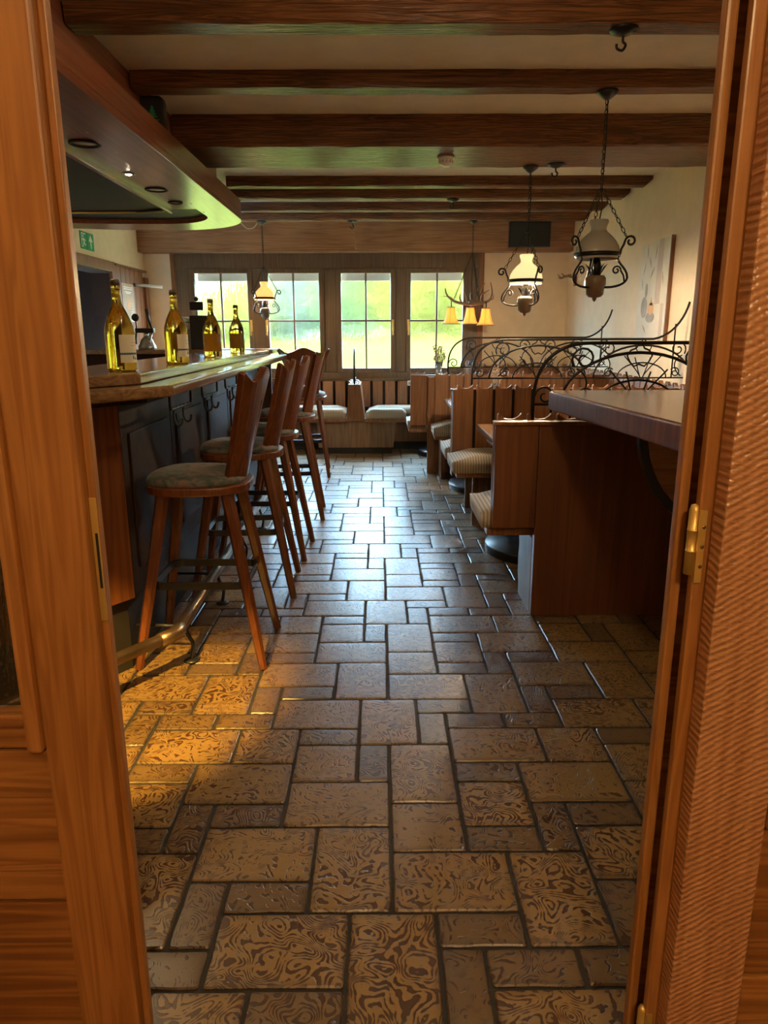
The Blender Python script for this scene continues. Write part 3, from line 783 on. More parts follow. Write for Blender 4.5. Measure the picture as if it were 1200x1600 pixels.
for k in range(9):
    y = 2.75 + .36 * k
    MB().lathe([(.007, 2.281), (.006, 2.278), (0, 2.2775)], (-1.285, y, 0), 8).build('screw', 'brass', cn)
sg = thing('beer_sign', 'small dark box sign with green tree emblem on the canopy', 'sign', (-1.268, 4.22, 2.4255))
MB().prism([(0, 0), (.125, 0), (.125, .18), (.12, .205), (.10, .217), (0, .217)], 0, .05, 'Y').build('frame', 'black', sg, .004)
MB().prism([(.012, .012), (.113, .012), (.113, .178), (.107, .195), (.096, .203), (.012, .203)], -.002, 0, 'Y').build('panel', 'plinth', sg)
gm = MB()
for i in range(4):
    w = .010 + .007 * i; z = .165 - i * .014
    gm.prism([(.0625 - w, z - .011), (.0625 + w, z - .011), (.0625, z + .006)], -.0032, -.0022, 'Y')
gm.build('tree_emblem', 'green', sg)
gm = MB()
for i in range(3): gm.box(.028 + .006 * i, .098 - .006 * i, -.003, -.0022, .095 - .014 * i, .101 - .014 * i)
gm.build('lettering_bar', 'green', sg)

# ---- bottles
def bottle(x, y, h, label, rz):
    s = h / .36; t = thing('bottle', label, 'bottle', (x, y, 1.2705), rz, 'oil gold bottles along the bar top')
    prof = [(.0, .004), (.03, .002), (.050, .0), (.057, .006), (.058, .02), (.058, .155), (.055, .178), (.044, .212), (.030, .243), (.020, .263), (.0165, .285), (.016, .322), (.0185, .324), (.0185, .336), (.0, .336)]
    g = MB().lathe([(r * s, z * s) for r, z in prof], n=28).build('glass', 'bottle', t)
    MB().lathe([(.0168 * s, .292 * s), (.0172 * s, .292 * s), (.0172 * s, .318 * s), (.0168 * s, .318 * s)], n=20).build('neck_band', 'gold', t)
    MB().lathe([(.0, .337 * s), (.019 * s, .337 * s), (.019 * s, .352 * s), (.016 * s, .36 * s), (0, .36 * s)], n=18).build('cap', 'cork', t)
    def patch(a0, a1, z0, z1, r, m, nm, par, n=10):
        v = []; f = []
        for i in range(n + 1):
            a = a0 + (a1 - a0) * i / n
            for q in (r, r + .0005): v += [(q * math.cos(a), q * math.sin(a), z0), (q * math.cos(a), q * math.sin(a), z1)]
        for i in range(n):
            o = i * 4; f += [(o + 2, o + 6, o + 7, o + 3), (o, o + 1, o + 5, o + 4), (o + 1, o + 3, o + 7, o + 5), (o, o + 4, o + 6, o + 2)]
        f += [(0, 2, 3, 1), (n * 4, n * 4 + 1, n * 4 + 3, n * 4 + 2)]
        return MB().add(v, f).build(nm, m, par)
    a0 = -1.15
    lb = patch(a0, a0 + 1.75, .035 * s, .145 * s, .0586 * s, 'label', 'label', t)
    patch(a0, a0 + 1.75, .066 * s, .074 * s, .0594 * s, 'labelblue', 'stripe', lb)
    for i, (da, z0, z1) in enumerate(((.9, .048, .062), (1.08, .046, .056), (1.25, .047, .052))):
        patch(a0 + da, a0 + da + .10, z0 * s, z1 * s, .0594 * s, 'labelblue', 'sail_mark', lb, 2)
    for i in range(2):
        patch(a0 + .8, a0 + 1.4, (.112 - .012 * i) * s, (.115 - .012 * i) * s, .0594 * s, 'paintgrey', 'lettering_line', lb, 5)
    return t
bottle(-1.06, 3.01, .36, 'gold bottle with white label on the bar, nearest the doorway', -.15)
bottle(-1.035, 3.745, .36, 'gold bottle with white label on the bar, second from the doorway', -.05)
bottle(-1.075, 4.73, .36, 'gold bottle on the bar, third from the doorway, before the dark tower', 1.7)
bottle(-1.11, 5.73, .36, 'gold bottle on the bar furthest from the doorway', 2.0)

# ---- bar stools
def make_stool():
    t = thing('bar_stool', '', 'bar stool')
    def outl(r, k=1.0, n=28):
        o = []
        for i in range(n):
            a = 2 * PI * i / n; c, s = math.cos(a), math.sin(a)
            o.append((.225 * k * math.copysign(abs(c) ** .75, c), .215 * k * math.copysign(abs(s) ** .75, s) * (1 - .08 * c)))
        return o
    MB().prism(outl(1), .765, .800).build('seat_board', 'stool', t, .006)
    rings = []
    for k, z in ((.93, .800), (.945, .815), (.90, .832), (.72, .845), (.40, .851), (.1, .852)):
        rings.append([(x - .012, y, z) for x, y in outl(1, k)])
    MB().loft(rings).build('cushion', 'floral', t)
    for sx in (-1, 1):
        for sy in (-1, 1):
            top = Vector((sx * .135, sy * .13, .768)); bot = Vector((sx * .27, sy * .222, .0))
            MB().tube([top, top.lerp(bot, .5), bot], [.029, .025, .018], 6, smooth=False).build('leg', 'stool', t)
    loop = []
    hx, hy, r = .205, .168, .05
    for sx, sy, k in ((1, 1, 0), (-1, 1, 1), (-1, -1, 2), (1, -1, 3)):
        for q in range(5):
            a = k * PI / 2 + q * PI / 8; loop.append((sx * (hx - r) + r * math.cos(a), sy * (hy - r) + r * math.sin(a)))
    inn = [(x * .955, y * .955) for x, y in loop]
    n = len(loop); v = [(x, y, z) for z in (.345, .378) for lp in (loop, inn) for x, y in lp]; f = []
    for k in range(n):
        j = (k + 1) % n
        f += [(k, j, 2 * n + j, 2 * n + k), (n + k, 3 * n + k, 3 * n + j, n + j), (k, n + k, n + j, j), (2 * n + k, 2 * n + j, 3 * n + j, 3 * n + k)]
    MB().add(v, f).build('foot_ring', 'ironb', t)
    # back board: curved, flaring, wavy top, slit in the middle
    S = [-1, -.93, -.85, -.72, -.6, -.45, -.3, -.15, -.045, .045, .15, .3, .45, .6, .72, .85, .93, 1]; T = [0, .12, .25, .38, .55, .72, .88, 1]
    def topz(s): return 1.245 + .032 * math.exp(-((abs(s) - .93) / .14) ** 2) - .012 * math.exp(-((abs(s) - .62) / .2) ** 2) + .040 * math.exp(-(s / .33) ** 2)
    bm = bmesh.new(); g = []
    for t_ in T:
        row = []
        for s in S:
            zt = topz(s); z = .795 + (zt - .795) * t_
            w = .120 + .130 * t_ - .03 * math.sin(PI * t_)
            row.append(bm.verts.new((.172 + .115 * t_ - .055 * s * s, s * w, z)))
        g.append(row)
    for i in range(len(T) - 1):
        for j in range(len(S) - 1):
            if S[j] == -.045 and 2 <= i <= 4: continue
            bm.faces.new((g[i][j], g[i][j + 1], g[i + 1][j + 1], g[i + 1][j]))
    bmesh.ops.recalc_face_normals(bm, faces=bm.faces[:])
    bmesh.ops.solidify(bm, geom=bm.faces[:], thickness=.024)
    bmesh.ops.recalc_face_normals(bm, faces=bm.faces[:])
    me = bpy.data.meshes.new('backrest'); bm.to_mesh(me); bm.free(); me.materials.append(MAT['stool'])
    inst('backrest', me, t)
    return t
st0 = make_stool()
SL = ['red brown bar stool with floral seat, nearest the doorway', 'red brown bar stool, second along the bar from the doorway', 'red brown bar stool, third along the bar from the doorway',
      'red brown bar stool, fourth along the bar from the doorway', 'red brown bar stool at the far bar end, wavy back turned to the doorway']
for k, (x, y, rz) in enumerate(((-.785, 3.09, 0), (-.765, 3.94, .05), (-.755, 4.62, -.03), (-.735, 5.62, .06), (-.76, 7.36, -1.5))):
    o = st0 if k == 0 else copy_tree(st0)
    o.location = (x, y, 0); o.rotation_euler = (0, 0, rz); tag(o, SL[k], 'bar stool', 'bar stools along the bar')

# ---- behind the bar
ZT = 1.2705
bt1 = thing('beer_tap', 'black beer tap with disc handle on the far bar arm', 'beer tap', (-2.28, 7.22, ZT))
MB().lathe([(.085, 0), (.085, .03), (.07, .05), (.055, .09), (.03, .115), (.0, .12)], n=18).build('drip_dome', 'steel', bt1)
MB().box(-.10, .08, -.03, .03, .155, .20).build('crossbar', 'ironb', bt1, .008)
MB().tube([(0, 0, .10), (0, 0, .17)], .022, 10).build('column', 'chrome', bt1)
MB().tube([(-.09, -.02, .155), (-.092, -.045, .10), (-.092, -.05, .05)], .010, 8).build('spout', 'ironb', bt1)
MB().tube([(-.09, 0, .19), (-.095, 0, .27)], .006, 8).build('stem', 'ironb', bt1)
MB().lathe([(0, -.008), (.034, -.008), (.037, 0), (.034, .008), (0, .008)], (-.096, 0, .30), 20, True, 'Y').build('disc_handle', 'ironb', bt1)
MB().tube([(.055, 0, .19), (.03, 0, .30), (.02, -.005, .38)], [.010, .014, .017], 8).build('lever', 'ironb', bt1)
MB().tube([(.06, -.02, .155), (.04, -.05, .07), (.01, -.06, .03)], .009, 8).build('spout', 'chrome', bt1)
tw = thing('drinks_dispenser', 'dark drinks dispenser tower with chrome tube before the leftmost window', 'dispenser', (-1.74, 7.2, ZT))
MB().box(-.085, .095, -.09, .09, 0, .315).build('tower', 'ironb', tw, .006)
MB().lathe([(0, -.24), (.036, -.24), (.036, .03), (.03, .045), (0, .045)], (0, -.02, .27), 16, True, 'X').build('tube', 'chrome', tw)
MB().box(-.22, -.085, -.06, .06, 0, .19).build('side_case', 'grey', tw, .006)
MB().tube([(-.03, 0, .315), (-.03, 0, .365)], .007, 8).build('post', 'ironb', tw)
MB().box(-.095, .035, -.012, .012, .365, .445).build('name_plate', 'ironb', tw, .004)
MB().lathe([(0, -.024), (.017, -.017), (.024, 0), (.017, .017), (0, .024)], (-.03, 0, .470), 12).build('knob', 'ironb', tw)
# coat board with planks, hook and poster
cb = thing('coat_board', 'brown plank board on the left wall beside the dark doorway', 'board', (XL, 8.22, 1.28))
for k in range(6):
    MB().box(0, .022, .005 + k * .155, .15 + k * .155, -.25, .86 + .0 * k).build('plank', 'benchs', cb, .004)
MB().box(.0, .05, .935, 1.06, -.25, .80).build('end_post', 'bench', cb, .006)
MB().box(.0, .035, .0, 1.05, .86, .885).build('top_rail', 'bench', cb, .004)
hk = thing('towel_arm', 'white folding arm on a black bracket high on the plank board', 'hook', (XL + .022, 8.78, 1.97))
MB().box(.001, .03, -.02, .02, -.02, .02).build('bracket', 'ironb', hk, .004)
MB().tube([(.03, 0, 0), (.12, .02, -.005), (.32, .06, -.02)], [.008, .017, .02], 10).build('arm', 'white', hk)
po = thing('poster', 'brown printed poster with an orange figure pinned to the plank board', 'poster', (XL + .023, 8.36, 1.55))
MB().box(0, .004, 0, .40, 0, .42).build('sheet', 'paper', po)
for k, (ya, yb, za) in enumerate(((.05, .35, .375), (.06, .34, .355), (.09, .31, .325), (.12, .28, .31))): MB().box(.004, .0046, ya, yb, za, za + .010).build('lettering_line', 'signwhite', po)
MB().box(.004, .0046, .045, .06, .30, .35).build('bracket_mark', 'paintor', po); MB().box(.004, .0046, .34, .355, .30, .35).build('bracket_mark', 'paintor', po)
MB().prism([(.14, .14), (.22, .12), (.26, .2), (.2, .27), (.16, .22)], .004, .0046, 'X').build('figure', 'paintor', po)
for k in range(4): MB().box(.004, .0046, .24, .36, .20 - .03 * k, .21 - .03 * k).build('lettering_line', 'label', po)
MB().box(.004, .0046, .26, .38, .01, .085).build('price_slip', 'signwhite', po)
exs = thing('exit_sign', 'green and white running man exit sign with upward arrow', 'exit sign', (XL + .001, 7.38, 2.225))
MB().box(0, .006, 0, .165, 0, .165).build('panel', 'green', exs, .001)
MB().box(0, .006, .175, .335, 0, .165).build('panel', 'green', exs, .001)
fm = MB()
def exq(poly): fm.prism(poly, .0062, .0074, 'X')
exq([(.02, .015), (.03, .015), (.03, .15), (.02, .15)]); exq([(.03, .14), (.13, .14), (.13, .15), (.03, .15)])
exq([(.062 + .013 * math.cos(a * .785), .122 + .013 * math.sin(a * .785)) for a in range(8)])
exq([(.06, .105), (.085, .10), (.095, .06), (.07, .06)]); exq([(.072, .06), (.09, .06), (.06, .02), (.045, .02)])
exq([(.078, .06), (.095, .06), (.125, .045), (.12, .033)]); exq([(.085, .10), (.09, .088), (.125, .075), (.122, .088)]); exq([(.06, .105), (.066, .095), (.042, .075), (.038, .085)])
fm.build('running_figure', 'signwhite', exs)
fm = MB(); exq([(.243, .02), (.267, .02), (.267, .085), (.243, .085)]); exq([(.205, .085), (.305, .085), (.255, .15)])
fm.build('arrow', 'signwhite', exs)
#PART4
# ================================================================== BOOTHS
PW = .147
def slat_mesh(name, z0, zt, m, w=.124, d=.022):
    p = [(0, z0), (w, z0), (w, zt - .004), (w - .007, zt + .004), (w - .016, zt - .008), (w * .72, zt - .021), (w * .5, zt - .025), (w * .28, zt - .021), (.016, zt - .008), (.007, zt + .004), (0, zt - .004)]
    return MB().prism(p, 0, d, 'Y').mesh(name, m, .0)
SLATM = slat_mesh('slat', .46, 1.03, 'benchs')
def slats(parent, x0, x1, y, me=SLATM):
    n = int((x1 - x0) / PW)
    for k in range(n): inst('slat', me, parent, (x0 + k * PW, y, 0))
def grille_parts(parent, x0, L, y, z, seed=0):
    def P(path): return [(x0 + a, y, z + b) for a, b in path]
    def bar(path, r, nm='scroll'): MB().tube(P(path), r, 6).build(nm, 'iron', parent)
    H = .335
    fr_ = [(0, -.03), (0, .05)] + [(p[0], p[1]) for p in bez((0, .08), (.0, .22), (.08, H), (.26, H), 14)] + [(L - .45, H), (L - .27, H)] + bez((L - .25, H), (L - .12, H + .02), (L - .03, H + .13), (L, H + .27), 10)
    bar(fr_, .0085, 'frame_bar')
    bar([(0, .045), (L, .045)], .006, 'lower_bar')
    bar([(L - .09, .045), (L - .09, H + .11)], .006, 'upright')
    bar(spiral(.055, .085, .050, .012, PI, -1.25), .0055)
    cx = .50
    while cx < L - .15:
        ar = [(cx + .37 * math.cos(a), .045 + .245 * math.sin(a)) for a in [PI - PI * i / 20 for i in range(21)]]
        bar(ar, .0075, 'arch')
        bar([(cx + .19 * math.cos(a), .045 + .115 * math.sin(a)) for a in [PI - PI * i / 14 for i in range(15)]], .0055, 'arch')
        for s in (-1, 1):
            for dx, zt in ((.06, .20), (.14, .21)):
                bar(bez((cx + s * .01, .05), (cx + s * .03, .10), (cx + s * dx * .7, zt - .05), (cx + s * dx, zt), 8), .0045, 'ray')
            bar([(cx + s * q[0], q[1]) for q in spiral(.265, .26, .062, .014, -.6, 1.4)], .0055)
            bar([(cx + s * q[0], q[1]) for q in bez((.30, .215), (.24, .19), (.22, .12), (.30, .06), 10)], .0050)
            bar([(cx + s * q[0], q[1]) for q in spiral(.255, .085, .040, .010, PI * .8, -1.2)], .0048)
            bar([(cx + s * q[0], q[1]) for q in [(0, .235), (.025, .225), (.045, .245), (.06, .275), (.045, .30), (.02, .31), (.012, .325), (0, H)]], .0045, 'leaf_loop')
        cx += .80
def bench_base(name, label, cat='bench'): return thing(name, label, cat)
def seat(parent, x0, x1, y0, y1, side=True):
    MB().box(x0, x1, y0, y1, .405, .440).build('seat_board', 'benchs', parent, .004)
def cushion(label, x0, x1, y0, y1, h=.125, z=.4405):
    o = pillow(0, x1 - x0, 0, y1 - y0, 0, h).build('seat_cushion', 'stripe', None, loc=(x0, y0, z))
    return tag(o, label, 'cushion', 'striped seat cushions')
def wavy_leg(parent, x0, x1, y0, y1, z1, flip=False):
    q = [(y0, 0), (y1 - .03, 0), (y1 - .035, .06), (y1 - .005, .12), (y1, .2), (y1 - .015, .28), (y1, .36), (y1, z1), (y0, z1)]
    if flip: q = [(y0 + y1 - a, b) for a, b in q][::-1]
    MB().prism(q, x0, x1, 'X').build('leg_board', 'oldboard', parent, .004)

XE = XR - .04
# row A: nearest, back panel towards the doorway
rA = bench_base('booth_bench', 'nearest booth bench with tall plain reddish back panel')
MB().box(.770, XE, 3.45, 3.495, 0, .985).build('back_panel', 'benchd', rA, .004)
MB().box(.558, .768, 3.45, 3.495, .47, .985).build('side_board', 'benchd', rA, .004)
MB().box(.550, XE, 3.44, 3.515, .985, 1.002).build('top_rail', 'bench', rA, .004)
slats(rA, .575, XE, 3.52)
MB().box(.555, XE, 3.497, 3.519, .46, .984).build('backing_board', 'bench', rA)
seat(rA, .545, XE, 3.545, 4.03)
wavy_leg(rA, .768, .81, 3.497, 3.83, .404)
cushion('striped cushion on the nearest booth bench, beside the plain back panel', .515, 2.2, 3.56, 4.04)
gA = thing('iron_grille', 'wrought iron scroll grille on the nearest booth back', 'grille', (0, 0, 0), 0, 'scroll grilles on the booth backs')
grille_parts(gA, .745, 1.58, 3.506, 1.034)
# rows B and C share a back
rB = bench_base('booth_bench', 'second booth bench row with slatted back facing the doorway')
slats(rB, .585, XE, 5.50)
MB().box(.555, .583, 5.495, 5.64, .33, 1.0).build('end_post', 'bench', rB, .004)
MB().box(.585, XE, 5.523, 5.55, .44, .995).build('backing_board', 'bar', rB)
MB().box(.545, XE, 5.55, 5.64, .985, 1.0).build('top_rail', 'bench', rB, .004)
MB().box(.585, XE, 5.58, 5.61, .40, .985).build('rear_board', 'bench', rB)
seat(rB, .545, XE, 5.05, 5.495); seat(rB, .545, XE, 5.645, 6.10)
MB().box(.69, .86, 5.26, 5.30, 0, .404).build('leg_board', 'oldboard', rB, .004)
MB().box(.86, XE, 5.30, 5.34, 0, .404).build('plinth_board', 'plinth', rB)
MB().box(.70, .86, 5.80, 5.84, 0, .404).build('leg_board', 'oldboard', rB, .004)
cushion('striped cushion facing the doorway on the second booth row', .515, 2.2, 5.03, 5.48)
cushion('striped cushion on the window side of the second booth row', .515, 2.2, 5.65, 6.12)
gB = thing('iron_grille', 'wrought iron scroll grille on the second booth back', 'grille', (0, 0, 0), 0, 'scroll grilles on the booth backs')
grille_parts(gB, .705, 1.62, 5.58, 1.032)
# rows D and E
rD = bench_base('booth_bench', 'third booth bench row with slatted back, nearest the windows')
slats(rD, .56, XE, 7.35)
MB().box(.485, .555, 7.345, 7.42, 0, .985).build('end_post', 'bench', rD, .004)
MB().box(.557, XE, 7.375, 7.40, 0, .99).build('backing_board', 'bench', rD)
MB().box(.31, .483, 7.40, 7.44, .49, 1.0).build('side_board', 'bench', rD, .004)
n_ = MB().box(.31, XE, 7.401, 7.46, .985, 1.0).build('top_rail', 'bench', rD, .003)
for k in range(2): inst('slat', SLATM, rD, (.313 + k * .08, 7.461, 0), (0, 0, 0), (.6, 1, 1))
seat(rD, .53, XE, 6.93, 7.345); seat(rD, .30, XE, 7.49, 7.93)
MB().box(.60, .64, 7.0, 7.3, 0, .404).build('leg_board', 'bench', rD, .003)
cushion('striped cushion facing the doorway on the third booth row', .515, 2.2, 6.92, 7.335)
cushion('striped cushion on the window side of the third booth row', .285, 2.2, 7.495, 7.95)
gD = thing('iron_grille', 'wrought iron scroll grille on the third booth back, nearest the windows', 'grille', (0, 0, 0), 0, 'scroll grilles on the booth backs')
grille_parts(gD, .69, 1.63, 7.412, 1.032)
# slatted wainscot along the right wall and the right part of the window wall
wn = thing('wall_wainscot', 'slatted wooden wainscot along the right wall behind the booths', 'wainscot', (XR - .002, 3.6, 0))
MB().box(-.016, 0, 0, 5.6, .0, .985).build('backing_board', 'bench', wn)
n_ = int(5.6 / PW)
for k in range(n_): inst('slat', SLATM, wn, (-.038, k * PW + .13, 0), (0, 0, -PI / 2), (1, 1, 1))
wm = thing('wall_wainscot', 'reddish slatted wainscot on the window wall right of the windows', 'wainscot', (1.31, YB - .002, 0))
MB().box(0, .97, -.016, 0, 0, .985).build('backing_board', 'bench', wm)
for k in range(6): inst('slat', SLATM, wm, (.01 + k * PW, -.04, 0))
# window bench
SLATW = MB().box(0, .124, 0, .02, .50, .828).mesh('slat', 'benchs', .003)
wb = thing('window_bench', 'low slatted bench running under the windows', 'bench', (-2.0, 9.20, 0))
MB().box(0, 3.2, .03, .095, .06, .826).build('backing_board', 'bar', wb)
for k in range(20): inst('slat', SLATW, wb, (.01 + k * .158, .0, 0))
MB().box(0, 3.2, -.42, .0, .395, .43).build('seat_board', 'bench', wb, .004)
MB().box(0, 3.2, -.30, -.27, .10, .395).build('base_board', 'bench', wb)
MB().box(0, 3.2, -.26, -.24, 0, .10).build('plinth', 'plinth', wb)
cushion('pale cushion on the window bench left of the middle partition', -1.6, -.42, 8.82, 9.18, .105, .4305)
cushion('pale cushion on the window bench right of the middle partition', -.15, .98, 8.82, 9.18, .105, .4305)
# partition bench standing out from the window wall
pb = thing('partition_bench', 'small double bench with a middle post standing before the windows', 'bench', (-.29, 8.58, 0))
MB().prism([(-.455, .075), (.445, .075), (.475, .415), (-.475, .415)], 0, .03, 'Y').build('base_panel', 'oldboard', pb, .003)
MB().box(-.44, .43, .02, .22, 0, .075).build('plinth', 'plinth', pb)
MB().box(-.55, -.105, -.06, .18, .385, .43).build('seat_board', 'benchs', pb, .005)
MB().box(.105, .625, -.06, .18, .385, .43).build('seat_board', 'benchs', pb, .005)
MB().prism([(-.105, .40), (.105, .40), (.055, .83), (-.085, .83)], -.05, .55, 'Y').build('middle_post', 'bench', pb, .004)
cushion('pale cushion on the left half of the small partition bench', -.80, -.41, 8.53, 8.775, .105, .4305)
cushion('pale cushion on the right half of the small partition bench', -.17, .31, 8.53, 8.775, .105, .4305)
ig = thing('iron_post', 'iron grille seen end-on above the middle post of the partition bench', 'grille', (-.305, 8.60, .83))
MB().tube([(0, 0, 0), (0, 0, .20), (.0, .03, .34), (0, .10, .40), (0, .45, .405)], .013, 8).build('frame_bar', 'iron', ig)
MB().tube([(0, 0, .05), (0, .5, .05)], .008, 6).build('lower_bar', 'iron', ig)
for s in (-1, 1):
    MB().tube([(s * a, 0, b) for a, b in spiral(.035, .02, .03, .008, PI, -1.2)], .007, 6).build('scroll', 'chrome', ig)
ws_ = thing('wall_socket', 'white wall socket on the slats under the windows', 'socket', (.375, 9.199, .80))
MB().box(-.032, .032, -.012, 0, -.032, .032).build('plate', 'white', ws_, .004)
MB().lathe([(.018, -.012), (.016, -.0135), (0, -.0135)], n=14, axis='Y').build('insert', 'grey', ws_)

# ---- booth tables on round black feet
def table(cx, cy, x0, y0, y1, label):
    t = thing('booth_table', label, 'table', (cx, cy, 0), 0, 'booth tables')
    MB().box(x0 - cx, 2.2 - cx, y0 - cy, y1 - cy, .762, .80).build('table_top', 'tabletop', t, .006)
    MB().box(x0 - cx + .06, 2.15 - cx, y0 - cy + .07, y0 - cy + .09, .69, .762).build('apron', 'bench', t)
    MB().box(x0 - cx + .06, 2.15 - cx, y1 - cy - .09, y1 - cy - .07, .69, .762).build('apron', 'bench', t)
    MB().box(x0 - cx + .06, x0 - cx + .08, y0 - cy + .07, y1 - cy - .07, .69, .762).build('apron', 'bench', t)
    MB().lathe([(.04, .055), (.04, .762)], n=14).build('column', 'ironb', t)
    MB().lathe([(.375, 0), (.38, .006), (.38, .05), (.374, .058), (.10, .075), (.06, .09), (.0, .09)], n=40).build('base', 'ironb', t)
table(1.08, 4.60, .675, 4.20, 5.0, 'wooden booth table on a round black foot, nearest the doorway')
table(1.02, 6.60, .615, 6.20, 7.02, 'wooden booth table on a round black foot, second from the doorway')
table(.83, 8.55, .60, 8.22, 8.88, 'wooden booth table on a round black foot beside the window wall')

# ---- high counter on the back of the nearest booth
hc = thing('high_counter', 'thick dark edged high counter top at the right by the doorway', 'counter', (0, 0, 0))
MB().prism([(.795, 3.40), (.815, 3.43), (2.32, 3.43), (2.32, 1.75), (.935, 1.75), (.90, 2.12), (.79, 3.37)][::-1], 1.068, 1.150).build('counter_edge', 'barend', hc, .008, 3)
MB().prism([(.805, 3.39), (.82, 3.42), (2.31, 3.42), (2.31, 1.76), (.945, 1.76), (.912, 2.12), (.80, 3.36)][::-1], 1.1505, 1.153).build('counter_surface', 'tabletop', hc)
dp = [(1.50 + .445 * math.cos(a), 1.03 + .445 * math.sin(a)) for a in [PI + PI * i / 24 for i in range(25)]]
MB().prism([(1.945, 1.066), (1.055, 1.066)] + dp, 2.90, 2.94, 'Y').build('bracket_rim', 'ironb', hc, .003)
MB().prism([(1.50 + .92 * (x - 1.50), 1.05 + .93 * (z - 1.05)) for x, z in [(1.945, 1.06), (1.055, 1.06)] + dp], 2.892, 2.90, 'Y').build('bracket_face', 'doorx', hc)
MB().box(1.9, 2.31, 2.94, 3.44, 0, 1.066).build('support_panel', 'benchd', hc)

# ---- dried flowers in vases on the booth backs
def vase(x, y, z, h, label, seed, n=34, spread=.06):
    rng = random.Random(seed); t = thing('flower_vase', label, 'vase', (x, y, z))
    MB().lathe([(0, 0), (.035, 0), (.04, .01), (.032, h * .5), (.042, h), (.039, h), (.029, h * .5), (.035, .012), (0, .012)], n=16).build('vase', 'vase', t)
    stm = MB(); fl = MB()
    for k in range(n):
        a = rng.uniform(0, 2 * PI); r = spread * rng.uniform(.2, 1); hh = h + rng.uniform(.04, .17)
        tip = Vector((r * math.cos(a), r * math.sin(a), hh))
        stm.tube([(0.01 * math.cos(a), .01 * math.sin(a), .015), (tip.x * .4, tip.y * .4, hh * .55), tip], .0012, 3)
        for q in range(4):
            c = tip + Vector((rng.uniform(-.008, .008), rng.uniform(-.008, .008), -.014 * q)); s = rng.uniform(.004, .008)
            fl.add([c + Vector(d) * s for d in ((1, 0, 0), (-1, 0, 0), (0, 1, 0), (0, -1, 0), (0, 0, 1.4), (0, 0, -1.4))], [(0, 2, 4), (2, 1, 4), (1, 3, 4), (3, 0, 4), (2, 0, 5), (1, 2, 5), (3, 1, 5), (0, 3, 5)])
    stm.build('stems', 'flower', t)['kind'] = 'stuff'; o = fl.build('blossoms', 'flower', t); o['kind'] = 'stuff'
    return t
vase(.60, 7.45, 1.001, .13, 'tall glass vase of dried grasses on the third booth back', 3, 46, .075)
vase(1.02, 8.5, .801, .14, 'small vase of dried flowers on the furthest booth table', 4)
vase(1.05, 6.62, .801, .17, 'vase of dried flowers on the middle booth table', 5, 40)

